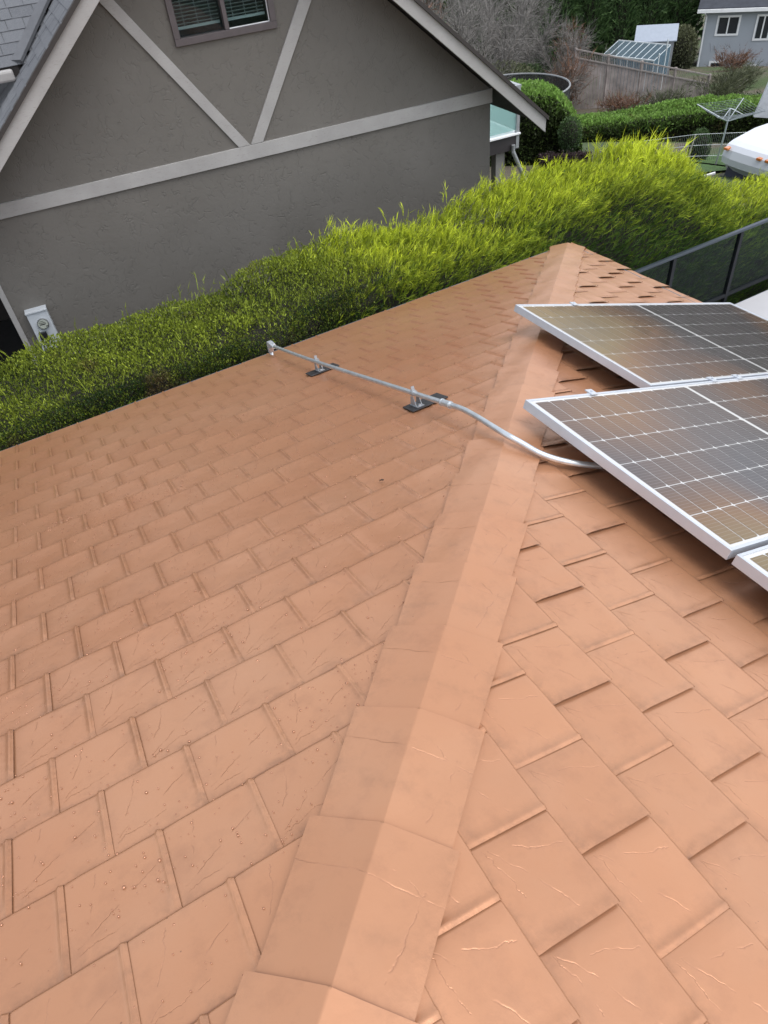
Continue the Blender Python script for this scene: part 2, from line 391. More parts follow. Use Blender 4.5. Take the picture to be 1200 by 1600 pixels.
# walls, soffit, gutters
for (x0, x1, y0, y1) in ((-LEN, -0.5, -0.62, -0.5), (-0.62, -0.5, -LEN, -0.62)):
    MB().box(x0, x1, y0, y1, -2.7, -0.10).build('wall', M_STUCCO_OWN, house)
MB().box(-LEN, -0.02, -0.5, -0.02, -0.11, -0.09).build('soffit', M_WHITE, house)
MB().box(-0.5, -0.02, -LEN, -0.5, -0.11, -0.09).build('soffit', M_WHITE, house)
MB().box(-LEN, 0.012, -0.028, -0.018, -0.17, -0.024).box(-LEN, 0.012, -0.018, 0.030, -0.17, -0.16).box(-LEN, 0.03, 0.022, 0.032, -0.16, -0.008).build('gutter', M_GUTTER, house)
MB().box(-0.028, -0.018, -LEN, -0.028, -0.17, -0.024).box(-0.018, 0.030, -LEN, 0.030, -0.17, -0.16).box(0.022, 0.032, -LEN, 0.022, -0.16, -0.006).build('gutter', M_GUTTER, house)

# stamped shingles --------------------------------------------------
TW, TE = 0.2165, 0.2165
def tile_mb(variant, w, e, lift, gap=False):
    r = np.random.default_rng(50 + variant)
    xs = [0, .003, .0065, .010, .0135, .018, .025, .036, .06, .09, .12, .15, .18, w - .006, w + .004, w + .016]
    ys = [-.002, .0, .004, .011, .03, .06, .09, .12, .15, .18, e, e + .02]
    cf = r.normal(0, 1, (4, 4)); mb = MB(); vs = []; uv = []
    for j, y in enumerate(ys):
        for i, x in enumerate(xs):
            fy = min(max(y / e, 0), 1)
            z = 0.0066 * (1 - fy) + 0.0012                         # the sheet leans on the course below
            z += 0.0030 * (1 - math.exp(-max(y, 0) / .006)) * math.exp(-max(y, 0) / .035) * .8 - .002   # rolled hem
            rib = math.exp(-((x - .010) / .0058) ** 2) if not gap else max(0.0, 1 - max(x, 0) / w) ** 1.3
            z += lift * rib * min(1.0, max(0.0, (e - .004 - y) / .018))
            z += -.0016 * math.exp(-((x - .028) / .010) ** 2)
            if x > w - .01: z -= 0.0045 * min(1, (x - (w - .01)) / .012) 
            ww = sum(cf[a][b] * math.cos(a * math.pi * x / w) * math.cos(b * math.pi * y / e) for a in range(3) for b in range(3)) * .00042
            z += ww * math.sin(math.pi * min(max(x / w, 0), 1)) ** .5
            if y < 0: z -= .0050
            pass
            vs.append((x, y, z)); uv.append((x, y))
    nx = len(xs)
    fs = [(j * nx + i, j * nx + i + 1, (j + 1) * nx + i + 1, (j + 1) * nx + i) for j in range(len(ys) - 1) for i in range(nx - 1)]
    mb.add(vs, fs, uv)
    return mb
LIFTS = (0.0064, 0.0054, 0.0072, 0.0058)
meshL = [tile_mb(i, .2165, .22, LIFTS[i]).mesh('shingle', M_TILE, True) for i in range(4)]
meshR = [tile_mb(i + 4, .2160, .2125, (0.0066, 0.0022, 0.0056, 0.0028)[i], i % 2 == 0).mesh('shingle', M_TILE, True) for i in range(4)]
def clip_mesh(me, a_left, y0, slope_right):
    """copy of a sheet trimmed along the hip. keeps points on the roof's own side"""
    bm = bmesh.new(); bm.from_mesh(me)
    # hip in local coordinates: left slope a >= s*cp ; right slope x = -a so -x >= s*cp
    if not slope_right:   # a = a_left + x, s = y0 + y : a - s*cp >= .012
        no = Vector((1, -cp, 0)); d = a_left - y0 * cp - .030
        co = Vector((-d, 0, 0))
    else:                 # a = a_left - x
        no = Vector((-1, -cp, 0)); d = a_left - y0 * cp - .030
        co = Vector((d, 0, 0))
    bmesh.ops.bisect_plane(bm, geom=bm.verts[:] + bm.edges[:] + bm.faces[:], plane_co=co, plane_no=no, clear_inner=True)
    if not bm.faces: bm.free(); return None
    m2 = bpy.data.meshes.new('shingle'); bm.to_mesh(m2); bm.free(); m2.materials.append(M_TILE); return m2
tiles = []
aL, sL = 22.666 * U, 15.975 * U; wL, eL = .985 * U, U
aR, sR = 17.39 * U, 15.902 * U; wR, eR = .981 * U, .966 * U
def in_view(P, mx=320, my=260):
    x, y, z = pix(P); return z > .25 and -mx < x < 1200 + mx and -my < y < 1600 + my
for k in range(-16, 16):                                    # courses up the left slope
    s0 = sL + k * eL
    if s0 < -.02: s0, dy = 0.0, 0
    frac = 0.0 if k % 2 == 0 else .5
    for nn in range(-60, 30):
        a0 = aL - (nn + frac) * wL                          # joint position: the open lap edge of this sheet
        c = lpt(a0 + wL / 2, s0 + eL / 2)
        if a0 + wL < s0 * cp or a0 > LEN or not in_view(np.array(c)): continue
        tiles.append((False, a0, s0, c))
for k in range(-17, 20):                                    # courses up the right slope
    s0 = sR + k * eR
    if s0 < -.16: continue
    frac = 0.0 if k % 2 == 0 else .5
    for nn in range(-40, 50):
        a0 = aR + (nn + frac) * wR
        c = rpt(a0 - wR / 2, s0 + eR / 2)
        if a0 < s0 * cp or a0 - wR > LEN or not in_view(np.array(c)): continue
        tiles.append((True, a0, s0, c))
def screen_size(c):
    x, y, z = pix(np.array(c)); 
    inside = -60 < x < 1260 and -60 < y < 1660
    return (1e3 if inside else 0) + 1 / z
order = sorted(range(len(tiles)), key=lambda i: -screen_size(tiles[i][3]))
rest = {False: MB(), True: MB()}
for rank, i in enumerate(order):
    right, a0, s0, c = tiles[i]
    kx = int(round(a0 / (wR if right else wL))); ky = int(round(s0 / U))
    var = (kx * 2 + ky * 3 + random.randint(0, 1)) % 4 if right else random.randint(0, 3)
    me = (meshR if right else meshL)[var]
    if right and s0 < 1.3 and var % 2 == 0 and (kx + 2 * ky) % 3: var += 1
    B = MR if right else ML
    near = a0 - s0 * cp < (.55 if right else .35)
    if near:
        me = clip_mesh(me, a0, s0, right)
        if me is None: continue
    dz = random.uniform(-.0006, .0012)
    base = rpt(a0, s0, dz) if right else lpt(a0, s0, dz)
    jit = Matrix.Rotation(random.gauss(0, .0035), 4, 'X') @ Matrix.Rotation(random.gauss(0, .0035), 4, 'Y')
    mw = Matrix.Translation(base) @ B @ jit
    if rank < 296:
        o = bpy.data.objects.new('shingle', me); o.matrix_world = mw; place(o, deckR if right else deckL)
    else:
        r = rest[right]; co = [mw @ v.co for v in me.vertices]
        r.add(co, [tuple(p.vertices) for p in me.polygons], [(v.co.x, v.co.y) for v in me.vertices])
for right in (False, True):
    rest[right].build('shingle_courses', M_TILE, deckR if right else deckL, True, 'stuff')

# hip caps -------------------------------------------------------------
hipd = Vector((-cp, -cp, sp_)); HIPU = hipd.length; hipd.normalize()          # per unit s the hip advances HIPU metres
perpL = (Vector((-1, 0, 0)) - hipd * hipd.dot(Vector((-1, 0, 0)))).normalized()  # towards the left slope
perpR = (Vector((0, -1, 0)) - hipd * hipd.dot(Vector((0, -1, 0)))).normalized()
up = (nL + nR).normalized()
def cap_mesh(variant, L=.306, half=.148):
    r = np.random.default_rng(90 + variant); mb = MB(); vs = []; uv = []
    ts = [-1.0, -1.0, -.97, -.9, -.7, -.5, -.3, -.035, 0, .035, .3, .5, .7, .9, .97, 1.0, 1.0]
    ls = [-.003, 0, .004, .012, .05, .1, .15, .2, .25, L, L + .03]
    ph = r.uniform(0, 6, 4)
    for j, l in enumerate(ls):
        fl = min(max(l / L, 0), 1)
        hw = half * (1.0 - .065 * fl) + .006 * (1 - fl)
        for i, tt in enumerate(ts):
            side = perpL if tt < 0 else perpR; nn = nL if tt < 0 else nR
            d = abs(tt) * hw if abs(tt) != .035 else -.0030      # just beside the fold
            h = .0205 + .0090 * (1 - fl)
            h += .0010 * math.sin(ph[0] + 9 * l + tt * 3) * (1 - abs(tt)) + .0008 * math.sin(ph[1] + 5 * tt + 14 * l)
            p = side * d + nn * h if tt != 0 else up * (h / up.dot(nL))
            if i in (0, len(ts) - 1): p -= nn * .013
            if l < 0: p -= up * .0085
            vs.append(p + hipd * l); uv.append((tt * hw, l))
    nx = len(ts)
    fs = [(j * nx + i, j * nx + i + 1, (j + 1) * nx + i + 1, (j + 1) * nx + i) for j in range(len(ls) - 1) for i in range(nx - 1)]
    fs = [f[::-1] for f in fs]
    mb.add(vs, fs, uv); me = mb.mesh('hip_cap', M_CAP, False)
    ci = ts.index(0); 
    for k_, pl in enumerate(me.polygons): pl.use_smooth = (k_ % (nx - 1)) in (ci - 1, ci)
    return me
caps = [cap_mesh(i) for i in range(3)]
s_ = 4.487 - .222 * 20
j = 0
while s_ < SMAX - .3:
    o = bpy.data.objects.new('hip_cap', caps[j % 3])
    o.matrix_world = Matrix.Translation(Vector((-s_ * cp, -s_ * cp, s_ * sp_))) @ Matrix.Rotation(random.gauss(0, .004), 4, hipd)
    place(o, house); s_ += .222; j += 1
# folded closure of the lowest cap
P0 = Vector((0, 0, 0)) + hipd * .06
MB().add([P0 + perpL * .165 + nL * .024, P0 + up * .022, P0 + perpR * .165 + nR * .024, hipd * -.0 + Vector((.005, .005, .012)),
          P0 + perpL * .165 - nL * .01, P0 + perpR * .165 - nR * .01, Vector((.006, .006, -.03))],
         [(0, 1, 3), (1, 2, 3), (0, 3, 6, 4), (3, 2, 5, 6)], [(0, 0)] * 7).build('hip_cap_end', M_CAP, house)

# water beads on the left slope near the viewer
bd_v = []; bd_f = []
def bead(c, nrm, r, h):
    nrm = Vector(nrm); x = nrm.cross(Vector((0.3, 0.9, 0.1))).normalized(); y = nrm.cross(x); o = len(bd_v)
    for (rr, hh) in ((1, 0), (.75, .62)):
        for q in range(7):
            a = q * 2 * math.pi / 7; bd_v.append(c + (x * math.cos(a) + y * math.sin(a)) * rr * r + nrm * hh * h)
    bd_v.append(c + nrm * h)
    for q in range(7):
        q2 = (q + 1) % 7; bd_f.append((o + q, o + q2, o + 7 + q2)); bd_f.append((o + q, o + 7 + q2, o + 7 + q)); bd_f.append((o + 7 + q, o + 7 + q2, o + 14))
dens = [(rng.uniform(3.0, 5.2), rng.uniform(1.6, 4.4)) for _ in range(110)]
def tile_h(a, s):                                    # height of the sheets above the slope plane
    k = math.floor((s - sL) / eL); fy = ((s - sL) / eL) - k
    return .0066 * (1 - fy) + .0012
for ca, cs in dens:
    for _ in range(int(rng.integers(8, 46))):
        a = ca + rng.normal(0, .10); s = cs + rng.normal(0, .07)
        if a < s * cp + .2: continue
        r = float(np.clip(rng.lognormal(-6.35, .42), .0008, .0040))
        bead(lpt(a, s, tile_h(a, s)), nL, r, r * .62)
for _ in range(1800):
    a = rng.uniform(2.2, 5.3); s = rng.uniform(1.0, 4.6)
    if a < s * cp + .2: continue
    r = float(np.clip(rng.lognormal(-6.25, .4), .001, .0042))
    bead(lpt(a, s, tile_h(a, s)), nL, r, r * .62)
mw_, tw, bw = new_mat('water_bead')
bw.inputs['Base Color'].default_value = (0.40, 0.19, 0.11, 1); bw.inputs['Roughness'].default_value = .22
bw.inputs['Coat Weight'].default_value = .25; bw.inputs['Metallic'].default_value = .5
beads = MB().add(bd_v, bd_f).build('water_beads', mw_, None, True, 'stuff')
tag(beads, 'small water beads scattered over the near copper shingles', 'water beads')

# dark scrap of leaf lying on the left slope
M_DEBRIS = plain('dark_dry_leaf', (0.035, 0.018, 0.01), 0.8)
lf = MB(); c = lpt(3.52, 3.02, .012)
ex = Vector((-1, 0, 0)); ey = Vector((0, -cp, sp_))
pts = [(-.010, .004, .002), (-.006, -.003, .004), (.001, -.008, .001), (.002, -.001, .006), (.010, .0, .003), (.003, .004, .005), (-.003, .009, .003)]
lf.add([c + ex * p[0] + ey * p[1] + nL * p[2] for p in pts] + [c + ex * p[0] + ey * p[1] + nL * (p[2] - .002) for p in pts],
       [tuple(range(7)), tuple(range(13, 6, -1))] + [(i, (i + 1) % 7, 7 + (i + 1) % 7, 7 + i) for i in range(7)])
tag(lf.build('dead_leaf', M_DEBRIS), 'tiny dark scrap of dead leaf lying on the copper shingles', 'leaf')

# ------------------------------------------------------------------ conduit over the hip
cd = empty('electrical_conduit', 'galvanised steel conduit crossing the hip and running under the solar panels', 'conduit', loc=(0, 0, 0))
HC = .085
path = [lpt(3.03, .15, HC), lpt(3.035, 1.0, HC), lpt(3.0, 2.3, HC), lpt(2.99, 2.72, HC), lpt(2.985, 2.86, HC + .001)]
mid = Vector((-3.2 * cp, -3.2 * cp, 3.2 * sp_)) + up * .068
end = [ rpt(3.09, 3.165, .055), rpt(3.17, 3.13, .045), rpt(3.24, 3.05, .04), rpt(3.30, 2.93, .04), rpt(3.36, 2.72, .045), rpt(3.40, 2.4, .05)]
ctrl = path + [mid] + end
def smooth(pts, it=3):
    pts = [Vector(p) for p in pts]
    for _ in range(it):
        q = [pts[0]]
        for a, b in zip(pts[:-1], pts[1:]): q += [a * .75 + b * .25, a * .25 + b * .75]
        pts = q + [pts[-1]]
    return pts
MB().tube(smooth(ctrl), .0125, 14).build('pipe', M_GALV, cd, True)
def along(a, s, l0, l1, r, name):
    d = (lpt(2.99, 2.72) - lpt(3.03, .15)).normalized(); c = lpt(a, s, HC)
    return MB().tube([c + d * l0, c + d * (l0 + .004), c + d * (l1 - .004), c + d * l1], [r * .96, r, r, r * .96], 14).build(name, M_GALV, cd)
along(2.99, 2.70, -.028, .028, .0165, 'coupling'); 
along(2.99, 2.70, -.040, -.029, .0185, 'coupling_nut'); along(2.99, 2.70, .029, .040, .0185, 'coupling_nut')
# angle fitting at the eave with the drop pipe
dv = (lpt(2.99, 2.72) - lpt(3.03, .15)).normalized(); e0 = lpt(3.03, .15, HC)
fit = MB(); zz = Vector((0, 0, 1)); xx = dv.cross(zz).normalized()
prof = [(-.075, .020), (-.062, .036), (-.02, .030), (.03, .017), (.03, -.017), (-.03, -.022), (-.04, -.062), (-.075, -.062)]
fit.prism([e0 + dv * q[0] + zz * q[1] - xx * .019 for q in prof], xx * .038)
fit.build('angle_fitting', plain('cast_zinc', (0.46, 0.49, 0.52), .4, .5), cd, bevel=.004)
MB().tube([e0 + dv * .028, e0 + dv * .05], .0185, 12).build('fitting_nut', M_GALV, cd)
MB().tube([e0 - dv * .057 - zz * .06, e0 - dv * .057 - zz * 1.6], .0125, 12).build('drop_pipe', M_GALV, cd, True)
for s in (1.075, 2.39):
    a = 3.03 - .0155 * (s - .15)
    t_ = Vector((0, -cp, sp_)); ax_ = Vector((-1, 0, 0)); c = lpt(a - .0, s, 0)
    # rubber pad lying across the pipe, its strip along the eave
    o = a - (.02 if s < 2 else .05)
    MB().add([lpt(o + da, s + ds, h) for h in (.011, .019) for da, ds in ((-.105, -.055), (.105, -.055), (.105, .06), (-.105, .06))],
             [(0, 3, 2, 1), (4, 5, 6, 7), (0, 1, 5, 4), (1, 2, 6, 5), (2, 3, 7, 6), (3, 0, 4, 7)]).build('rubber_pad', M_RUBBER, cd, bevel=.003)
    br = MB()
    for side in (-.016, .016):
        q = [(-.030, .020), (.030, .020), (.018, .072), (-.010, .072)]
        br.prism([c + t_ * (u_) + nL * v_ + ax_ * (side - .0015) for u_, v_ in q], ax_ * .003)
    br.beam(c + t_ * -.034 + nL * .0215, c + t_ * .05 + nL * .0215, .042, .003, nL)
    br.build('bracket', M_GALVD, cd)
    st = MB(); d = dv
    st.tube([c + nL * HC - d * .012, c + nL * HC + d * .012], .0165, 14); st.beam(c + nL * (HC + .012) - ax_ * .0, c + nL * (HC + .034), .018, .006, d)
    st.build('strap', M_GALVD, cd)
    MB().tube([c + t_ * .036 + nL * .022, c + t_ * .036 + nL * .032], .008, 6).build('bolt', M_GALV, cd)

# ------------------------------------------------------------------ solar panels
def cell_mat():
    m, t, b = new_mat('silicon_cell_under_glass'); uv, ux, uy = uv_xy(t); oi = t.nodes.new('ShaderNodeObjectInfo'); p = geo_pos(t)
    fx = math_n(t, 'FRACT', math_n(t, 'MULTIPLY', uy, 10.0))
    bus = math_n(t, 'LESS_THAN', math_n(t, 'ABSOLUTE', math_n(t, 'SUBTRACT', fx, .5)), .045)
    ar = ramp(t, noise(t, p, 0.75, 1), [(0.40, (0.075, 0.068, 0.068)), (0.50, (0.125, 0.080, 0.055)), (0.60, (0.140, 0.105, 0.066))])  # warm-to-grey reflection put into the cell base colour as well
    c = mixc(t, math_n(t, 'MULTIPLY', oi.outputs['Random'], .35), ar, (0.05, 0.046, 0.046))
    c = mixc(t, math_n(t, 'MULTIPLY', bus, .45), c, (0.30, 0.29, 0.29))
    lk(t, c, b.inputs['Base Color']); b.inputs['Roughness'].default_value = .45; b.inputs['Specular IOR Level'].default_value = 0.0
    # warm-to-grey reflection painted into the gloss tint, drifting over the sheet
    refl_tint = ramp(t, noise(t, p, 0.75, 1), [(0.36, (0.48, 0.49, 0.54)), (0.46, (0.66, 0.50, 0.44)), (0.53, (0.82, 0.56, 0.40)), (0.62, (0.80, 0.66, 0.44)), (0.72, (0.60, 0.60, 0.58))])
    gl = t.nodes.new('ShaderNodeBsdfGlossy'); gl.inputs['Roughness'].default_value = .08; lk(t, refl_tint, gl.inputs[0])
    fr = t.nodes.new('ShaderNodeFresnel'); fr.inputs[0].default_value = 1.75
    mx = t.nodes.new('ShaderNodeMixShader'); lk(t, fr.outputs[0], mx.inputs[0]); lk(t, b.outputs[0], mx.inputs[1]); lk(t, gl.outputs[0], mx.inputs[2])
    lk(t, mx.outputs[0], t.nodes['Material Output'].inputs[0])
    return m
M_CELL = cell_mat()
M_BACK = plain('white_backsheet_under_glass', (0.50, 0.50, 0.50), .3, 0, .03, 3, coat=1.0)
PW, PL = 1.06, 2.09
cell_w = (PW - .052) / 6; cell_l = (PL - .060 - .020) / 24
def cell_mesh():
    mb = MB(); ww = cell_w - .0042; ll = cell_l - .0040; c = .010
    pts = [(c, 0), (ww - c, 0), (ww, c * .8), (ww, ll), (0, ll), (0, c * .8)]
    mb.add([(x, y, 0) for x, y in pts], [tuple(range(6))], [(y / ll, x / ww) for x, y in pts])
    return mb.mesh('solar_cell', M_CELL)
CELL = cell_mesh()
HP = .138                                          # glass level above the slope plane
def make_panel(a0, s_hi, label):
    t = empty('solar_panel', label, 'solar panel', 'solar panels on the right slope')
    # panel frame : x across (-a), y up-slope, origin at the low far corner
    M0 = Matrix.Translation(rpt(a0 + PW, s_hi - PL, HP)) @ MR
    t.matrix_world = M0
    fr = MB(); fw, fh = .012, .038
    fr.box(0, PW, 0, fw, -fh, .002).box(0, PW, PL - fw, PL, -fh, .002).box(0, fw, fw, PL - fw, -fh, .002).box(PW - fw, PW, fw, PL - fw, -fh, .002)
    fr.build('frame', M_ALU, t, bevel=.0015)
    MB().box(fw, PW - fw, fw, PL - fw, -.008, -.002).build('backsheet', M_BACK, t)
    for i in range(6):
        for j in range(24):
            o = bpy.data.objects.new('solar_cell', CELL)
            o.location = (.026 + i * cell_w + .0017, .030 + j * cell_l + (.020 if j >= 12 else 0) + .0015, -.0012)
            if j < 12:                                      # the lower half's cells face the other way
                pass
            place(o, t)
    return t
make_panel(1.825, 2.195, 'solar panel farthest down the hip, beside the roof corner')
make_panel(2.900, 3.020, 'middle solar panel, whose long edge meets the other two panels')
make_panel(3.980, 3.020, 'solar panel cut off by the right edge, nearest the viewer')
M_RAIL = plain('mill_aluminium_rail', (0.55, 0.56, 0.58), .4, .7, .06)
def rail(a0, a1, s, label):
    r = empty('mounting_rail', label, 'mounting rail', 'rails carrying the solar panels')
    MB().beam(rpt(a0, s, .078), rpt(a1, s, .078), .038, .038, nR).build('rail', M_RAIL, r)
    a = a0 + .2
    while a < a1:
        MB().beam(rpt(a, s, .008), rpt(a, s, .060), .05, .05, Vector((0, 1, 0))).build('foot', M_RAIL, r); a += 1.0
rail(1.74, 2.93, 1.72, 'upper rail under the farthest solar panel'); rail(1.74, 2.93, .60, 'lower rail under the farthest solar panel')
rail(2.90, 6.2, 2.55, 'upper rail under the two nearer solar panels'); rail(2.90, 6.2, 1.43, 'lower rail under the two nearer solar panels')
def clamp(a, s, label):
    mb = MB(); M0 = Matrix.Translation(rpt(a, s, HP)) @ MR
    mb.box(-.024, .024, -.02, .02, .002, .007).box(-.006, .006, -.02, .02, -.05, .002)
    for v in range(len(mb.v)): mb.v[v] = tuple(M0 @ Vector(mb.v[v]))
    c = mb.tube([M0 @ Vector((0, 0, .007)), M0 @ Vector((0, 0, .014))], .007, 6).build('panel_clamp', M_ALU)
    tag(c, label, 'clamp', 'clamps holding the solar panels')
clamp(2.89, 1.72, 'clamp in the gap between far and middle solar panels, upper one')
clamp(2.89, 1.50, 'clamp in the gap between far and middle solar panels, lower one')
clamp(2.898, 2.62, 'clamp on the middle solar panel by its open corner over the conduit')
clamp(1.83, 1.72, 'clamp on the outer edge of the farthest solar panel')

# ------------------------------------------------------------------ deck and railing right of the house corner
dk = empty('deck', 'pale grey vinyl deck below the roof eave', 'deck')
def vinyl():
    m, t, b = new_mat('pale_vinyl_deck'); p = geo_pos(t); a = noise(t, p, 1.5, 4); s_2 = noise(t, p, 14, 5, .7)
    c = ramp(t, a, [(.3, (.42, .42, .44)), (.7, (.48, .48, .50))])
    lk(t, mixc(t, math_n(t, 'MULTIPLY', ramp(t, s_2, [(.60, 0.), (.75, 1.)]), .35), c, (.36, .34, .32)), b.inputs['Base Color']); b.inputs['Roughness'].default_value = .6
    return m
MB().box(-.3, 8.5, -4.5, .20, -1.745, -1.70).build('deck_floor', vinyl(), dk)
MB().box(-.3, 8.5, .202, .23, -1.95, -1.72).box(8.502, 8.53, -4.5, .20, -1.95, -1.72).build('rim_board', M_GUTTER, dk)
for x in (.8, 4.4, 8.3):
    for y in (-.1, -4.2): MB().box(x - .05, x + .05, y - .05, y + .05, gz(x, y) - .1, -1.745).build('post', M_BROWNBLACK, dk)
rl = empty('deck_railing', 'dark metal deck railing with smoked glass panels in front of the conifer hedge', 'railing')
M_RAILMETAL = plain('dark_grey_rail_paint', (0.010, 0.012, 0.015), .6, 0, .1, 5, spec=.3)
RY = .33; RT = -.795
MB().beam((-.2, RY, RT), (8.5, RY, RT), .045, .032).build('top_rail', plain('satin_rail_cap', (.040, .052, .068), .4, .2, .08), rl, bevel=.006)
MB().beam((-.2, RY, -1.60), (8.5, RY, -1.60), .045, .04).build('bottom_rail', M_RAILMETAL, rl)
px_ = [-.2 + .0, .83, 1.885, 2.95, 4.02, 5.09, 6.16, 7.23, 8.3]
for x in px_: MB().box(x - .024, x + .024, RY - .024, RY + .024, -1.86, RT - .018).build('post', M_RAILMETAL, rl)
for x0, x1 in zip(px_[:-1], px_[1:]):
    MB().box(x0 + .03, x1 - .03, RY - .003, RY + .003, -1.575, RT - .02).build('glass_panel', M_RAILGLASS, rl)

# ------------------------------------------------------------------ neighbour's gabled house
YAW = math.radians(-5.0); W0 = np.array([-4.4, 3.6, 0.0])
UU = np.array([math.cos(YAW), math.sin(YAW), 0]); BB = np.array([-math.sin(YAW), math.cos(YAW), 0])
def W(u, b, z): return tuple(W0 + UU * u + BB * b + np.array([0, 0, z]))
nb = empty('neighbour_house', 'grey stucco house with a wide gable and pale trim boards behind the hedge', 'house')
PIT = .83; ZR = 3.055; UC = 2.70                       # underside of the rake boards: z = ZR - PIT*|u-UC|
def zr(u): return ZR - PIT * abs(u - UC)
# gable wall with an opening for the window
uL, uR = -.385, 5.785
wu0, wu1, wz0, wz1 = 2.155, 3.225, 1.575, 2.55
zt = lambda u: zr(u) + .06
mbw = MB()
def wallpoly(pts): mbw.prism([W(u, 0, z) for u, z in pts], BB * .2)
wallpoly([(uL, -2.65), (uR, -2.65), (uR, 1.0 - .45), (uL, .55)])
zlow = .55
mbw2 = mbw
wallpoly([(uL, zlow), (wu0, zlow), (wu0, zt(wu0)), (uL, zt(uL))])
wallpoly([(wu1, zlow), (uR, zlow), (uR, zt(uR)), (wu1, zt(wu1))])
wallpoly([(wu0, zlow), (wu1, zlow), (wu1, wz0), (wu0, wz0)])
wallpoly([(wu0, wz1), (wu1, wz1), (wu1, zt(wu1)), (UC, zt(UC)), (wu0, zt(wu0))])
mbw.build('gable_wall', M_STUCCO, nb)
MB().box8([W(uR - .2, .2, -2.65), W(uR, .2, -2.65), W(uR, 9, -2.65), W(uR - .2, 9, -2.65), W(uR - .2, .2, .6), W(uR, .2, .6), W(uR, 9, .6), W(uR - .2, 9, .6)]).build('side_wall', M_STUCCO, nb)
MB().box8([W(uL, .2, -2.65), W(uL + .2, .2, -2.65), W(uL + .2, 9, -2.65), W(uL, 9, -2.65), W(uL, .2, .6), W(uL + .2, .2, .6), W(uL + .2, 9, .6), W(uL, 9, .6)]).build('side_wall', M_STUCCO, nb)
def board(pts, proud=.022, name='trim_board', mat=M_TRIM):
    return MB().prism([W(u, -proud, z) for u, z in pts], BB * (proud + .001)).build(name, mat, nb, bevel=.003)
board([(uL, .425), (uR + .015, .410), (uR + .015, .562), (uL, .567)], .026)
board([(2.557, .568), (2.688, .568), (1.63, 2.115), (1.50, 2.115)])
board([(2.698, .568), (2.838, .568), (3.735, 1.90), (3.585, 1.90)])
MB().box8([W(uL - .028, -.012, -2.6), W(uL + .030, -.012, -2.6), W(uL + .030, .05, -2.6), W(uL - .028, .05, -2.6), W(uL - .028, -.012, .424), W(uL + .030, -.012, .424), W(uL + .030, .05, .424), W(uL - .028, .05, .424)]).build('corner_board', M_TRIM, nb)
# window: frame, two sashes, panes, blinds with slats
M_WFRAME = plain('purple_brown_window_frame', (0.085, 0.072, 0.075), .55, 0, .12, 12)
M_BLIND = plain('grey_blind_slat', (0.44, 0.47, 0.47), .5)
wf = MB(); fwid = .062
def wbox(mb, u0, u1, b0, b1, z0, z1): return mb.box(u0, u1, b0, b1, z0, z1, fr=W)
wbox(wf, wu0, wu1, -.030, .10, wz0, wz0 + fwid); wbox(wf, wu0, wu1, -.030, .10, wz1 - fwid, wz1)
wbox(wf, wu0, wu0 + fwid, -.030, .10, wz0 + fwid, wz1 - fwid); wbox(wf, wu1 - fwid, wu1, -.030, .10, wz0 + fwid, wz1 - fwid)
wm = (wu0 + wu1) / 2 + .015
wbox(wf, wm - .022, wm + .022, -.020, .09, wz0 + fwid, wz1 - fwid)
win = wf.build('window', M_WFRAME, nb, bevel=.004)
for u0, u1, bb in ((wu0 + fwid, wm - .022, .045), (wm + .022, wu1 - fwid, .02)):
    wbox(MB(), u0, u1, bb, bb + .005, wz0 + fwid, wz1 - fwid).build('pane', M_WINGLASS, win)
    bl = MB(); z = wz0 + fwid + .09
    wbox(bl, u0 + .012, u1 - .012, .10, .125, z - .035, z - .012)
    while z < wz1 - fwid:
        bl.box8([W(u0 + .012, .098, z + .012), W(u1 - .012, .098, z + .012), W(u1 - .012, .124, z), W(u0 + .012, .124, z),
                 W(u0 + .012, .0985, z + .0135), W(u1 - .012, .0985, z + .0135), W(u1 - .012, .1245, z + .0015), W(u0 + .012, .1245, z + .0015)]); z += .030
    for q in (.2, .5, .8):
        uu = u0 + (u1 - u0) * q; wbox(bl, uu - .002, uu + .002, .095, .097, wz0 + fwid + .06, wz1 - fwid)
    bl.build('blind', M_BLIND, win)
ws = MB(); wbox(ws, wm + .022, wu1 - fwid, .012, .019, wz0 + fwid, wz0 + fwid + .008); wbox(ws, wu1 - fwid - .008, wu1 - fwid, .012, .019, wz0 + fwid + .008, wz1 - fwid)
ws.build('white_track', M_WHITE, win)
wbox(MB(), wu0 - .02, wu1 + .02, .35, .37, wz0 - .1, wz1 + .1).build('dark_room', plain('dark_interior', (.02, .022, .024), .9), win)
# roof slopes
RO = .45; uTipL, uTipR = UC - 3.613, UC + 3.613; TH = .19
def slope_poly(sgn, z_off, b0, b1):
    ue = UC + sgn * 3.613
    return [W(UC, b0, ZR + z_off), W(ue, b0, zr(ue) + z_off), W(ue, b1, zr(ue) + z_off), W(UC, b1, ZR + z_off)]
for sgn in (-1, 1):
    MB().prism(slope_poly(sgn, .08, -RO + .03, 9.2), (0, 0, .11)).build('roof', M_SOFFIT, nb)
    ue = UC + sgn * 3.613
    MB().prism([W(UC, -RO, ZR), W(ue, -RO, zr(ue)), W(ue, -RO, zr(ue) + TH - .03), W(UC, -RO, ZR + TH - .03)], BB * .03).build('rake_board', M_TRIM, nb, bevel=.003)
    MB().prism([W(UC, -RO - .03, ZR + TH - .03), W(ue + sgn * .02, -RO - .03, zr(ue) + TH - .05), W(ue + sgn * .02, -RO - .03, zr(ue) + TH - .005), W(UC, -RO - .03, ZR + TH + .02)], BB * .08).build('drip_edge', M_SOFFIT, nb)
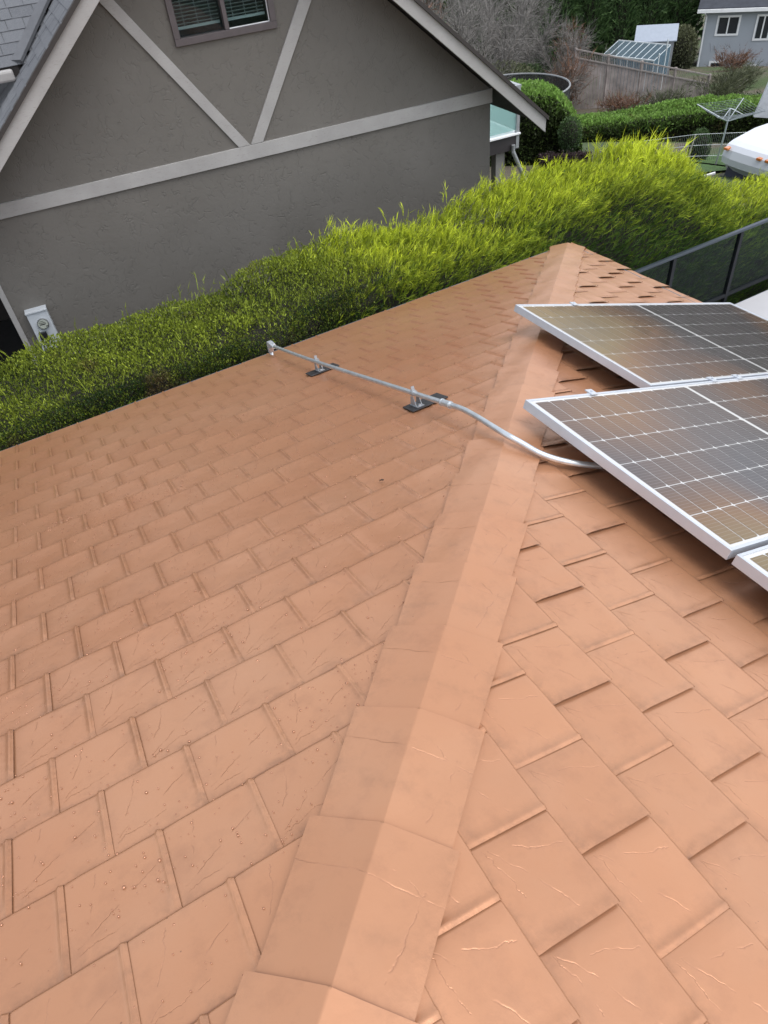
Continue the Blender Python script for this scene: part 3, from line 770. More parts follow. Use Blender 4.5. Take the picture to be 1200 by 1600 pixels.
# visible shingles of the gable's left slope and of the wing behind it
nrmG = Vector(tuple(UU * -PIT)) + Vector((0, 0, 1)); nrmG.normalize()
def tabmesh(w_, h_): return MB().box(0, w_ - .004, 0, h_, 0, .007).mesh('asphalt_shingle', M_ASPH)
TAB = [tabmesh(.165, .15), tabmesh(.11, .15), tabmesh(.22, .15)]
roofs = [o for o in nb.children if o.name.startswith('roof')]
def lay(frame, x0, x1, y0, y1, keep, parent, expo=.125):
    y = y0; row = 0
    while y < y1:
        x = x0 - random.random() * .2
        while x < x1:
            q = random.choice((0, 0, 1, 2)); ww = (.165, .11, .22)[q]
            fit_ = min(1.0, (x1 - x) / ww)
            if keep(x + ww * fit_ / 2, y + expo / 2):
                o = bpy.data.objects.new('asphalt_shingle', TAB[q])
                o.matrix_world = frame @ Matrix.Translation((x, y, random.uniform(0, .004))) @ Matrix.Rotation(-.05 + random.gauss(0, .004), 4, 'X') @ Matrix.Diagonal((fit_, 1, 1, 1))
                place(o, parent)
            x += ww
        y += expo; row += 1
# left slope frame: x = -back.., y = up-slope
upG = Vector(tuple(UU)) + Vector((0, 0, PIT)); upG.normalize()
xG = upG.cross(nrmG).normalized()      # towards the viewer or away
org = Vector(W(-.2, -RO - .02, zr(-.2) + TH + .004))
if xG.dot(Vector(tuple(BB))) < 0: sg = -1
else: sg = 1
FG = Matrix.Translation(org) @ Matrix((xG, upG, nrmG)).transposed().to_4x4()
LG = math.hypot(1, PIT)
def valley_b(u): return .42 + (u - .65)                     # back position of the valley on the gable slope
def keepG(x, y):
    b = -RO - .02 + x * sg; u = -.2 + y / LG
    return -RO - .02 <= b <= (valley_b(u) + .1 if u > .65 else 1.3) and u < 2.2
lay(FG, -1.9 if sg < 0 else 0, 0 if sg < 0 else 1.9, 0, 2.9, keepG, roofs[0])
# wing roof (eave towards the viewer, ends in the valley)
ZE = 1.63; BE = .40
wingz = lambda b: ZE + PIT * (b - BE)
wg = MB().prism([W(-7, BE, ZE - .02), W(.66, BE, ZE - .02), W(2.7, BE + 2.04, wingz(BE + 2.04) - .02), W(-7, BE + 2.04, wingz(BE + 2.04) - .02)], (0, 0, -.08)).build('wing_roof', M_SOFFIT, nb)
upW = Vector(tuple(BB)) + Vector((0, 0, PIT)); upW.normalize(); xW = Vector(tuple(UU)); nW = xW.cross(upW).normalized()
FW = Matrix.Translation(Vector(W(-1.0, BE - .02, ZE - .012))) @ Matrix((xW, upW, nW)).transposed().to_4x4()
lay(FW, 0, 2.6, 0, 1.6, lambda x, y: (-1.0 + x) < .72 + y / LG, wg)
va = Vector(W(.66, BE, ZE + .02)); vb = Vector(W(2.2, BE + 1.54, wingz(BE + 1.54) + .02))
MB().beam(va, vb, .15, .03, (0, 0, 1)).build('valley_flashing', plain('grey_valley_metal', (.11, .115, .125), .6, .2), nb)
gt = MB(); wbox(gt, -7, .60, BE - .13, BE - .02, ZE - .12, ZE - .025); gt.build('wing_gutter', M_TRIM, nb, bevel=.02)
MB().prism([W(-7, BE, ZE - .13), W(uL, BE, ZE - .13), W(uL, 5, ZE - .13), W(-7, 5, ZE - .13)], (0, 0, .02)).build('carport_ceiling', M_SOFFIT, nb)
wbox(MB(), -7, uL, 4.8, 5.0, -2.65, ZE - .13).build('carport_back_wall', M_SOFFIT, nb)  # deep shade of the recess put into the near-black wall colour
wbox(MB(), -7, -6.8, BE, 4.8, -2.65, ZE - .13).build('carport_side_wall', M_SOFFIT, nb)
wbox(MB(), -6.8, uL, -.2, 4.8, -2.66, -2.55).build('carport_slab', plain('shade_dark_concrete', (.03, .03, .03), .9), nb)  # shade under the wing roof put into the near-black slab colour
# balcony on the far side
bal = wbox(MB(), uR + .002, 8.2, 3.0, 5.6, -1.30, -1.06).build('balcony', M_BROWNBLACK, nb)
wbox(MB(), uR + .002, 8.2, 2.96, 5.6, -1.055, -1.03).build('balcony_floor', M_WHITE, bal)
wbox(MB(), uR + .05, 8.14, 3.02, 3.03, -.99, -.36).build('glass_panel', M_FROST, bal)
wbox(MB(), 8.15, 8.16, 3.1, 5.5, -.99, -.36).build('glass_panel', M_FROST, bal)
M_BALU = plain('grey_aluminium_post', (.40, .42, .44), .4, .5)
for b_ in (3.02, 4.3, 5.5): wbox(MB(), 8.13, 8.19, b_ - .03, b_ + .03, -1.28, -.33).build('rail_post', M_BALU, bal)
wbox(MB(), uR + .05, 8.2, 2.99, 3.05, -.33, -.295).build('handrail', M_BALU, bal); wbox(MB(), 8.13, 8.2, 3.06, 5.55, -.33, -.295).build('handrail', M_BALU, bal)
for b_ in (3.2, 5.4): wbox(MB(), 7.80, 7.98, b_ - .08, b_ + .08, -2.9, -1.305).build('support_post', plain('grey_post_paint', (.24, .23, .22), .7), bal)
MB().tube([W(8.05, 2.95, -1.2), W(8.05, 2.95, -1.32), W(8.35, 2.95, -1.9), W(8.35, 2.95, -3.2)], .035, 8).build('downspout', M_BALU, nb)

# electric meter on the gable wall
mt = empty('electric_meter', 'grey electric meter box with round glass dial on the stucco wall', 'electric meter', loc=W(-.13, 0, -.7))
mt.location = (0, 0, 0)
M_MBOX = plain('pale_grey_meter_box', (.52, .56, .60), .5, .1, .06)
wbox(MB(), -.242, -.018, -.11, -.001, -1.02, -.56).build('box', M_MBOX, mt, bevel=.006)
wbox(MB(), -.247, -.013, -.125, -.001, -.557, -.545).build('box_lid', M_MBOX, mt)
def disc(b0, b1, r0, r1, mat, name, uc=-.115, zc=-.70, n=24):
    p = []; 
    for (b_, r_) in ((b0, r0), ((b0 + b1) / 2, max(r0, r1)), (b1, r1)):
        p.append([W(uc + r_ * math.cos(2 * math.pi * i / n), b_, zc + r_ * math.sin(2 * math.pi * i / n)) for i in range(n)])
    mb = MB().add(sum(p, []), [(k * n + i, k * n + (i + 1) % n, (k + 1) * n + (i + 1) % n, (k + 1) * n + i) for k in range(2) for i in range(n)] + [tuple(2 * n + i for i in range(n))])
    return mb.build(name, mat, mt)
disc(-.111, -.130, .062, .062, plain('meter_ring', (.30, .31, .31), .4, .6), 'meter_ring')
disc(-.130, -.133, .052, .052, plain('cream_dial', (.58, .60, .55), .5), 'dial')
disc(-.134, -.185, .056, .044, glass_sheet('meter_glass', (.95, .97, .95), .9), 'glass_dome')
dl = MB(); wbox(dl, -.150, -.085, -.1345, -.1335, -.708, -.698); wbox(dl, -.140, -.10, -.1345, -.1335, -.668, -.664); wbox(dl, -.095, -.075, -.1345, -.1335, -.735, -.725)
for i in range(5): wbox(dl, -.148 + i * .014, -.140 + i * .014, -.1345, -.1335, -.690, -.680)
dl.build('register', M_BROWNBLACK, mt)
wbox(MB(), -.205, -.120, -.150, -.111, -.90, -.79).build('seal_tag', plain('black_plastic', (.02, .02, .022), .4), mt, bevel=.004)
wbox(MB(), -.185, -.150, -.1525, -.1505, -.895, -.875).build('tag_print', M_WHITE, mt)

# ------------------------------------------------------------------ foliage generators
def unit(v): return v / np.maximum(np.linalg.norm(v, axis=-1, keepdims=True), 1e-9)
def leaves(pts, dirs, L, Wd, tip, spread=.6, bend=.0):
    """one pointed leaf (two triangles folded as a quad) at each point"""
    n = len(pts); d = unit(dirs + rng.normal(0, spread, (n, 3)))
    sd_ = unit(np.cross(d, rng.normal(0, 1, (n, 3))))
    l = L * rng.uniform(.6, 1.3, (n, 1)); ww = Wd * rng.uniform(.7, 1.3, (n, 1))
    v = np.stack([pts, pts + d * l * .5 + sd_ * ww, pts + d * l, pts + d * l * .5 - sd_ * ww], 1).reshape(-1, 3)
    f = np.arange(4 * n).reshape(n, 4)
    tint = np.repeat(rng.uniform(0, 1, n), 4)
    return v, f, np.repeat(tip, 4), tint
def sprays(pts, dirs, L, Wd, tip0, tip1, segs=3, curl=.35, side=3, spread=.35, grav=-.15):
    """curved tapering sprigs with short side sprigs; a fan of thin strips"""
    n = len(pts); V = []; T = []; TI = []; Fq = []; base = 0
    d = unit(dirs + rng.normal(0, spread, (n, 3))); l = L * rng.uniform(.55, 1.35, (n, 1))
    bendv = rng.normal(0, curl, (n, 3)) + np.array([0, 0, grav])
    tint = rng.uniform(0, 1, n)
    def strip(p0, d0, ll, wd, b, t0, t1, ti, sg):
        nonlocal base
        m = len(p0); sd_ = unit(np.cross(d0, rng.normal(0, 1, (m, 3)))); pts_ = []; cur = p0; dd = d0
        rows = []
        for k in range(sg + 1):
            f = k / sg; w_ = wd * (1 - f) ** .7 + wd * .06
            rows.append(np.stack([cur + sd_ * w_, cur - sd_ * w_], 1)); 
            dd = unit(dd + b / sg); cur = cur + dd * ll / sg
        R = np.stack(rows, 1)                       # m, sg+1, 2, 3
        V.append(R.reshape(-1, 3)); 
        tt = t0[:, None] + (t1 - t0)[:, None] * np.linspace(0, 1, sg + 1)[None]
        T.append(np.repeat(tt[..., None], 2, 2).reshape(-1)); TI.append(np.repeat(ti, (sg + 1) * 2))
        idx = (np.arange(m) * (sg + 1) * 2)[:, None]
        for k in range(sg):
            a = idx + 2 * k; Fq.append(base + np.concatenate([a, a + 1, a + 3, a + 2], 1))
        base += m * (sg + 1) * 2
    strip(pts, d, l, Wd, bendv, tip0, tip1, tint, segs)
    for k in range(side):
        f = rng.uniform(.15, .85, (n, 1)); p = pts + d * l * f + bendv * l * f * f * .35
        dd = unit(d + rng.normal(0, .36, (n, 3)))
        strip(p, dd, l * rng.uniform(.25, .5, (n, 1)), Wd * .75, bendv * .6, tip0 + (tip1 - tip0) * f[:, 0], np.minimum(1, tip0 + (tip1 - tip0) * (f[:, 0] + .35)), tint, 2)
    return np.concatenate(V), np.concatenate(Fq), np.concatenate(T), np.concatenate(TI)
def foliage(name, mat, parts, parent=None):
    vs, fs, ts, ti = [], [], [], []; o = 0
    for v, f, t, q in parts:
        vs.append(v); fs.append(f + o); ts.append(t); ti.append(q); o += len(v)
    me = np_mesh(name, np.concatenate(vs), np.concatenate(fs), mat, {'tip': np.clip(np.concatenate(ts), 0, 1), 'tint': np.concatenate(ti)})
    ob = bpy.data.objects.new(name, me); col.objects.link(ob)
    if parent: ob.parent = parent
    return ob
def fnoise(x, y, seed=0, sc_=1.0):
    v = 0; r = np.random.default_rng(seed)
    for k in range(6):
        a = r.uniform(0, 6.28); fq = sc_ * 1.7 ** k * .9; ph = r.uniform(0, 6.28)
        v = v + np.sin(fq * (x * np.cos(a) + y * np.sin(a)) + ph) / 1.45 ** k
    return v * .35

# ------------------------------------------------------------------ hedges between the houses
def hedge_core(name, parent, x0, x1, yf, yb, ztop, zbot, inset, mat=M_CORE, nx=60):
    mb = MB(); xs = np.linspace(x0, x1, nx); rows = []
    for x in xs:
        zt_ = ztop(x) - inset
        rows.append([(x, yf(x) + inset, zbot), (x, yf(x) + inset, zt_ - .12), (x, yf(x) + inset + .1, zt_), (x, yb(x) - inset - .1, zt_), (x, yb(x) - inset, zt_ - .12), (x, yb(x) - inset, zbot)])
    vs = [p for r_ in rows for p in r_]; fs = [(i * 6 + k, (i + 1) * 6 + k, (i + 1) * 6 + k + 1, i * 6 + k + 1) for i in range(nx - 1) for k in range(5)]
    fs += [tuple(range(6)), tuple((nx - 1) * 6 + k for k in range(5, -1, -1))]
    return mb.add(vs, fs).build(name, mat, parent)
# clipped hedge
XB = -1.9
bh = empty('clipped_hedge', 'tightly clipped dark green hedge along the foreground roof eave', 'hedge')
b_top = lambda x: np.interp(x, [-9, -5, -3.6, -2.2, -1.5], [0.0, -.03, -.02, .10, .12]) + .04 * fnoise(np.asarray(x), 0 * np.asarray(x), 3, 1.6)
b_yf = lambda x: .32 + .05 * fnoise(np.asarray(x), 2 + 0 * np.asarray(x), 5, 2.0)
b_yb = lambda x: 1.62 + 0 * np.asarray(x)
hedge_core('dark_core', bh, -9, XB + .5, lambda x: float(b_yf(x)), lambda x: float(b_yb(x)), lambda x: float(b_top(x)), -2.6, .14)
def shell_points(n, x0, x1, top, yf, yb, zlow, depth, topfrac=.55):
    x = rng.uniform(x0, x1, n); on_top = rng.random(n) < topfrac
    y = np.where(on_top, yf(x) + (yb(x) - yf(x)) * rng.random(n), yf(x))
    zt_ = top(x)
    z = np.where(on_top, zt_, zt_ - (zt_ - zlow) * rng.random(n) ** 1.3)
    # rounded shoulders
    e = np.minimum(y - yf(x), yb(x) - y); z = np.where(on_top, z - .12 * np.exp(-(e / .10) ** 2), z)
    lump = .10 * fnoise(x * 1.0 + z, y + z * .7, 11, 4.5)
    nrm = np.where(on_top[:, None], np.array([0, -.15, 1.0]), np.array([0, -1.0, .35]))
    dp = depth * rng.random(n) ** 1.5
    P = np.stack([x, y, z], 1) + unit(nrm) * (lump - dp)[:, None]
    return P, unit(nrm), on_top, dp, lump
nB_ = 230000
P, N_, top_, dp, lump = shell_points(nB_, -8.0, XB + .35, b_top, b_yf, b_yb, -1.7, .20, .52)
fade = rng.random(nB_) < np.clip((XB + .35 - P[:, 0]) / .6, 0, 1)
P, N_, top_, dp, lump = P[fade], N_[fade], top_[fade], dp[fade], lump[fade]
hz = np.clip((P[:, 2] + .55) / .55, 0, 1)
tipv = np.clip(.0 + .60 * top_ * (1 - dp / .2) + .04 * hz * (1 - dp / .2) + 2.6 * lump + rng.normal(0, .20, len(P)), 0, 1)  # new growth on top; the front's shade is put into leaf colour too
holes = fnoise(P[:, 0] * 1.0, P[:, 1] + P[:, 2], 21, 3.2) < .55
q = holes | (rng.random(len(P)) < .35); P, N_, dp, tipv = P[q], N_[q], dp[q], tipv[q]
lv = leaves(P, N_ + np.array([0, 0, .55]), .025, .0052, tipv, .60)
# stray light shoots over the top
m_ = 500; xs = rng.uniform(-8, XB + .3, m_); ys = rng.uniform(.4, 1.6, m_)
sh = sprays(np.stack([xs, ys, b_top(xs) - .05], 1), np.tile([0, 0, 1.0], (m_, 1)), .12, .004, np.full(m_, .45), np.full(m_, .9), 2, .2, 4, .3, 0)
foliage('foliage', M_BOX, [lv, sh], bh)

# golden conifer hedge: long feathery sprays
jh = empty('golden_conifer_hedge', 'shaggy golden green conifer hedge with long feathery shoots behind the roof corner', 'hedge')
XJ = [-2.6, -2.2, -1.9, -1.0, -.2, .6, 1.3, 2.0, 2.6, 3.1, 3.5, 4.2, 5.2, 7.5, 11]
ZJ = [-.12, -.04, .03, .00, -.02, .04, .10, .04, -.20, -.50, -.78, -.90, -1.04, -1.08, -1.1]
j_top = lambda x: np.interp(x, XJ, ZJ) - .07 * np.exp(-((np.asarray(x) - 3.2) / .35) ** 2) + .05 * fnoise(np.asarray(x), 1 + 0 * np.asarray(x), 8, 1.5)
j_yf = lambda x: np.interp(x, [-3, 0, 1, 11], [.34, .40, .62, .66]) + .05 * fnoise(np.asarray(x), 4 + 0 * np.asarray(x), 9, 2.2)
j_yb = lambda x: 1.62 + 0 * np.asarray(x)
hedge_core('dark_core', jh, XB - .1, 11, lambda x: float(j_yf(x)), lambda x: float(j_yb(x)), lambda x: float(j_top(x)), -2.6, .20)
def jun(n, x0, x1, depth, L, topfrac, lift):
    P, N_, top_, dp, lump = shell_points(n, x0, x1, j_top, j_yf, j_yb, -2.3, depth, topfrac)
    keep = rng.random(len(P)) < np.clip((P[:, 0] - (XB - .45)) / .8, 0, 1)
    P, N_, top_, dp, lump = P[keep], N_[keep], top_[keep], dp[keep], lump[keep]
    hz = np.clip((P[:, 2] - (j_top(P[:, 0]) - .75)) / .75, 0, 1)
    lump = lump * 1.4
    t1 = np.clip(.06 + .50 * hz + .26 * top_ + 1.8 * lump - 1.5 * dp + rng.normal(0, .14, len(P)), .05, 1)  # tip growth, plus shade of the lower front put into the spray colour
    P = P + N_ * (lump * .7)[:, None]; d = N_ * .45 + np.array([.62, -.12, .80]) * lift
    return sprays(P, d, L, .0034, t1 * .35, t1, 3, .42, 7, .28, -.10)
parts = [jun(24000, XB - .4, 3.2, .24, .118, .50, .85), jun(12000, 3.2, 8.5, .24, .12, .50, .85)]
m_ = 200; xs = rng.uniform(XB - .2, 6.0, m_); ys = rng.uniform(.75, 1.62, m_)
parts.append(sprays(np.stack([xs, ys, j_top(xs) - .08], 1), np.tile([.15, 0, 1.0], (m_, 1)), .17, .004, np.full(m_, .55), np.full(m_, 1.0), 4, .30, 7, .25, -.05))
for (cx, cy, nn, LL) in ((-1.72, 1.5, 26, .25), (-1.45, 1.3, 16, .22), (-.9, 1.45, 14, .2), (-.2, 1.5, 16, .22), (.55, 1.5, 26, .22), (1.0, 1.4, 16, .24), (1.75, 1.3, 40, .28), (1.9, 1.1, 30, .26), (2.05, 1.2, 50, .34), (2.25, 1.2, 30, .32), (2.6, 1.15, 24, .28), (3.0, 1.1, 20, .22), (3.6, 1.2, 18, .22), (4.4, 1.3, 18, .22)):
    nn = int(nn * .6); LL *= .8
    p = np.stack([rng.normal(cx, .12, nn), rng.normal(cy, .14, nn), np.full(nn, float(j_top(cx)) - .05)], 1)
    parts.append(sprays(p, np.tile([.2, 0, 1.0], (nn, 1)), LL, .0045, np.full(nn, .65), np.full(nn, 1.0), 4, .45, 8, .28, -.10))
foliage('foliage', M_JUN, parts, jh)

# ------------------------------------------------------------------ back gardens
def net_mat():
    m, t, b = new_mat('black_net'); out = t.nodes['Material Output']
    b.inputs['Base Color'].default_value = (.02, .023, .024, 1); b.inputs['Roughness'].default_value = .8
    tr_ = t.nodes.new('ShaderNodeBsdfTransparent'); mx = t.nodes.new('ShaderNodeMixShader'); mx.inputs[0].default_value = .82
    lk(t, tr_.outputs[0], mx.inputs[1]); lk(t, b.outputs[0], mx.inputs[2]); lk(t, mx.outputs[0], out.inputs[0]); return m
def leaf_solid(name, label, cat, centre, rad, mat, n, L, Wd, group=None, shape='ball', stem=True, grav=.3, core=.78):
    """bush or rounded hedge: dark core with leaves through its shell"""
    t = empty(name, label, cat, group)
    c = np.array(centre); r = np.array(rad)
    d = unit(rng.normal(0, 1, (n, 3))); 
    if shape == 'box': d = d / np.maximum(np.abs(d).max(1, keepdims=True), 1e-6) * (.92 + .08 * np.abs(d).min(1, keepdims=True))
    lump = 1 + .10 * fnoise(d[:, 0] * 2 + c[0], d[:, 1] * 2 + d[:, 2] * 1.5, 31, 1.8)
    dp = rng.random(n) ** 1.6
    P = c + d * r * (lump * (1 - .28 * dp))[:, None]
    tip = np.clip(.25 + .55 * d[:, 2] + .35 * (1 - dp) * .6 + rng.normal(0, .18, n), 0, 1)
    foliage('foliage', mat, [leaves(P, d + np.array([0, 0, grav]), L, Wd, tip, .7)], t)
    bm = bmesh.new(); bmesh.ops.create_icosphere(bm, subdivisions=2, radius=1)
    for v in bm.verts:
        q = np.array(v.co)
        if shape == 'box': q = q / np.abs(q).max() * .92
        v.co = Vector(c + q * r * core)
    me = bpy.data.meshes.new('dark_core'); bm.to_mesh(me); bm.free(); me.materials.append(M_CORE)
    place(bpy.data.objects.new('dark_core', me), t)
    if stem:
        MB().tube([(c[0], c[1], gz(c[0], c[1]) - .1), (c[0] + .03, c[1], c[2])], [.06, .03], 6).build('stem', M_BARK, t)
    return t
def row_hedge(name, label, A, B, width, height, mat, n, L, Wd, parent_cat='hedge', lumpamp=.12, spr=False, zoff=0.0, rnd=0.0, zo2=(0, 0)):
    """clipped hedge from A to B on the slope of the ground"""
    t = empty(name, label, parent_cat); A = np.array(A); B = np.array(B); ln = np.linalg.norm(B - A); d = (B - A) / ln; s = np.array([d[1], -d[0]])
    u = rng.random(n); on_top = rng.random(n) < .5; sidesgn = np.where(rng.random(n) < .7, 1, -1)
    off = np.where(on_top, rng.uniform(-1, 1, n), sidesgn) * width / 2
    xy = A + d * (u * ln)[:, None] + s * off[:, None]
    gx = ground_z(*(A + d * (u * ln)[:, None]).T)
    hh = height * (1 + .05 * fnoise(u * ln, 0 * u, 77, 1.2))
    cap_ = lambda dd: np.sqrt(np.clip(1 - np.clip(1 - dd / rnd, 0, 1) ** 2, 0, 1)) if rnd else 1.0 + 0 * dd
    hh = hh * cap_(ln - u * ln)
    e = width / 2 - np.abs(off)
    z = np.where(on_top, gx + hh - .15 * np.exp(-(e / .15) ** 2), gx + hh * rng.random(n)) + zoff + zo2[0] + (zo2[1] - zo2[0]) * u
    lump = lumpamp * fnoise(u * ln, z * 1.2 + off, 13, 2.5); dp = .25 * rng.random(n) ** 1.5
    nrm = np.where(on_top[:, None], np.array([0, 0, 1.0]), np.concatenate([s[None] * sidesgn[:, None], np.full((n, 1), .25)], 1)); nrm = unit(nrm)
    P = np.concatenate([xy, z[:, None]], 1) + nrm * (lump - dp)[:, None]
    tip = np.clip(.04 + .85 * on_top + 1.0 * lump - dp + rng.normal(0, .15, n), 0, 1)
    prt = sprays(P, nrm + np.array([0, 0, .6]), L, Wd, tip * .4, tip, 2, .3, 2, .4) if spr else leaves(P, nrm + np.array([0, 0, .3]), L, Wd, tip, .6)
    foliage('foliage', mat, [prt], t)
    mb = MB(); rows = []; nn = 30
    for i in range(nn):
        p = A + d * ln * i / (nn - 1); z0 = gz(*p) + zoff + zo2[0] + (zo2[1] - zo2[0]) * i / (nn - 1); w_ = width / 2 - .18; hc = max(.05, (height - .1) * float(cap_(np.array(ln - ln * i / (nn - 1)))) - .15)
        rows += [tuple(p + s * w_) + (z0 - .3,), tuple(p + s * w_) + (z0 + hc,), tuple(p - s * w_) + (z0 + hc,), tuple(p - s * w_) + (z0 - .3,)]
    fs = [(i * 4 + k, (i + 1) * 4 + k, (i + 1) * 4 + k + 1, i * 4 + k + 1) for i in range(nn - 1) for k in range(3)] + [(0, 1, 2, 3), tuple((nn - 1) * 4 + k for k in (3, 2, 1, 0))]
    mb.add(rows, fs).build('dark_core', M_CORE, t)
    return t
# rounded laurel hedge end and the long clipped hedge behind the plots
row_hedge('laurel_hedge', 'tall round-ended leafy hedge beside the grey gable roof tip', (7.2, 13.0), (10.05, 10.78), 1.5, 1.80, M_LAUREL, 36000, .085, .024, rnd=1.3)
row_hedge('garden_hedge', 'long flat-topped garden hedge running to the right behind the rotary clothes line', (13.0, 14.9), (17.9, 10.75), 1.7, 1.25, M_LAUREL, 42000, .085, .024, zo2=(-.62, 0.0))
leaf_solid('shrub', 'small round blue green shrub before the tall round-ended hedge', 'shrub', (8.95, 10.05, -2.95), (.28, .28, .42), M_BUSH, 2500, .05, .012)
leaf_solid('shrub', 'dark upright shrub by the wire fence, left of the camper', 'shrub', (11.9, 8.4, -3.60), (.26, .26, .46), M_BUSH, 2600, .05, .011)
row_hedge('purple_hedge', 'low dark purple hedge in the shade of the golden conifer', (7.75, 9.75), (8.75, 9.0), .5, .38, M_PURP, 6000, .05, .016, lumpamp=.06)
# lawn sheets
M_LAWN = plain('lawn_grass', (0.045, 0.095, 0.022), .95, 0, .35, 3, .8, 60)
def patch(name, pts, label=None):
    xs = [p[0] for p in pts]; ys = [p[1] for p in pts]; N2 = 22
    gx, gy = np.meshgrid(np.linspace(min(xs), max(xs), N2), np.linspace(min(ys), max(ys), N2), indexing='ij')
    gzv = ground_z(gx, gy) + .08 * np.sin(gx * .7 + gy * .4) * np.clip((np.hypot(gx - CAM[0], gy - CAM[1]) - 12) / 10, 0, 1) + .06
    vv = np.stack([gx, gy, gzv], -1).reshape(-1, 3); ii = np.arange(N2 * N2).reshape(N2, N2)
    ff = np.stack([ii[:-1, :-1], ii[1:, :-1], ii[1:, 1:], ii[:-1, 1:]], -1).reshape(-1, 4)
    o = bpy.data.objects.new(name, np_mesh(name, vv, ff, M_LAWN)); col.objects.link(o); o['kind'] = 'structure'
patch('lawn', [(7.0, 6.6), (11.2, 9.2)])
patch('lawn', [(11.4, 6.3), (14.5, 8.6)])

# camper behind the hedge
rv = empty('camper', 'white camper with orange marker lights parked beyond the conifer hedge', 'camper')
M_RV = plain('white_gelcoat', (.60, .63, .68), .35, 0, .03, 1, coat=.3)
M_NAVY = plain('navy_windscreen', (.010, .015, .032), .35, 0, .1, spec=.3)
X0 = 10.0; YA, YB = 6.32, 3.95; ZT = -2.62
def rvx(y): return X0 + .10 * ((y - (YA + YB) / 2) / 1.2) ** 2
prof = [(.00, -.44), (-.02, -.30), (.02, -.14), (.10, -.05), (.24, .0), (.9, .10), (6.5, .10), (6.5, -2.3), (.65, -2.3), (.65, -1.25), (.10, -.46)]
ny = 9; vs = []; fs = []
for i in range(ny):
    y = YA + (YB - YA) * i / (ny - 1); e = min(i, ny - 1 - i); sh_ = (.06 if e == 0 else 0)
    for x, z in prof: vs.append((rvx(y) + x + (sh_ if x < 1 else 0), y, ZT + z - (sh_ * .6 if z > -.2 else 0)))
m_ = len(prof)
fs = [(i * m_ + k, i * m_ + (k + 1) % m_, (i + 1) * m_ + (k + 1) % m_, (i + 1) * m_ + k) for i in range(ny - 1) for k in range(m_)] + [tuple(range(m_))[::-1], tuple((ny - 1) * m_ + k for k in range(m_))]
MB().add(vs, fs).build('body', M_RV, rv, False)
MB().add([(X0 + .30, YA - .12, ZT - .475), (X0 + .30, YB + .12, ZT - .475), (X0 - .02, YB + .15, ZT - 1.15), (X0 - .02, YA - .15, ZT - 1.15),
          (X0 + .70, YA - .12, ZT - .475), (X0 + .70, YB + .12, ZT - .475), (X0 + .68, YB + .15, ZT - 1.15), (X0 + .68, YA - .15, ZT - 1.15)],
         [(0, 3, 2, 1), (4, 5, 6, 7), (0, 1, 5, 4), (1, 2, 6, 5), (2, 3, 7, 6), (3, 0, 4, 7)]).build('windscreen', M_NAVY, rv)
MB().box(X0 - .6, X0 + .66, YB + .2, YA - .2, ZT - 1.9, ZT - 1.45).build('bonnet', M_RV, rv, bevel=.08)
M_AMB = plain('amber_lens', (.55, .17, .035), .3, 0, .05, coat=.5)
for y in (YA - .12, 5.28, 5.07, 4.86, YB + .12):
    MB().box(rvx(y) - .03, rvx(y) + .12, y - .055, y + .055, ZT - .155, ZT - .105).build('marker_light', M_AMB, rv, bevel=.01)
for x in (X0 - .3, X0 + 4.6):
    for y in (YA - .25, YB + .05): MB().tube([(x, y, ZT - 2.0), (x, y + .2, ZT - 2.0)], .38, 20).build('wheel', M_RUBBER, rv)
MB().box(X0 + 1.0, X0 + 5, YA - .2, YA + .01, ZT - .9, ZT - .85).build('side_stripe', M_NAVY, rv)
# pale boarded gate by the camper
gtb = empty('garden_gate', 'pale weathered board gate with a white top cap beside the camper', 'gate')
M_PALEWOOD = plain('pale_weathered_wood', (.40, .38, .32), .85, 0, .2, 9)
gA = np.array([7.16, 4.72, -2.38]); gB = np.array([7.50, 4.36, -2.22])
for i in range(6):
    a = gA + (gB - gA) * (i / 6); b = gA + (gB - gA) * ((i + .9) / 6); zz0 = -2.9
    MB().prism([(a[0], a[1], zz0), (b[0], b[1], zz0), tuple(b), tuple(a)], (.02, .02, 0)).build('board', M_PALEWOOD, gtb)
MB().beam(gA + np.array([0, 0, .015]), gB + np.array([0, 0, .015]), .05, .03).build('cap_rail', M_WHITE, gtb)
# rotary clothes line
cl = empty('rotary_clothes_line', 'grey rotary clothes line on a pole before the long garden hedge', 'clothes line')
cb = np.array([11.45, 7.38]); zt_ = -2.42; zb = gz(*cb)
MB().tube([(cb[0] - .06, cb[1] + .02, zb), (cb[0] - .01, cb[1], zt_ - .55), (*cb, zt_)], .022, 8).build('pole', M_GALV, cl)
arms = []
for k in range(4):
    a = math.radians(20 + 90 * k); e = Vector((cb[0] + 0.80 * math.cos(a), cb[1] + .80 * math.sin(a), zt_ + .02)); arms.append(e)
    MB().tube([(cb[0], cb[1], zt_ - .28), tuple(e)], .011, 6).build('arm', M_GALV, cl)
    MB().tube([(cb[0], cb[1], zt_ + .0), tuple(Vector((cb[0], cb[1], zt_ - .28)).lerp(e, .5))], .008, 6).build('strut', M_GALV, cl)
lnm = MB()
for r_ in np.linspace(.35, 1.0, 9):
    q = [Vector((cb[0], cb[1], zt_ - .28)).lerp(e, r_) for e in arms]
    for k in range(4): lnm.tube([q[k], (q[k] + q[(k + 1) % 4]) / 2 - Vector((0, 0, .015)), q[(k + 1) % 4]], .0035, 4)
lnm.build('line', plain('blue_grey_line', (.17, .20, .22), .7), cl)
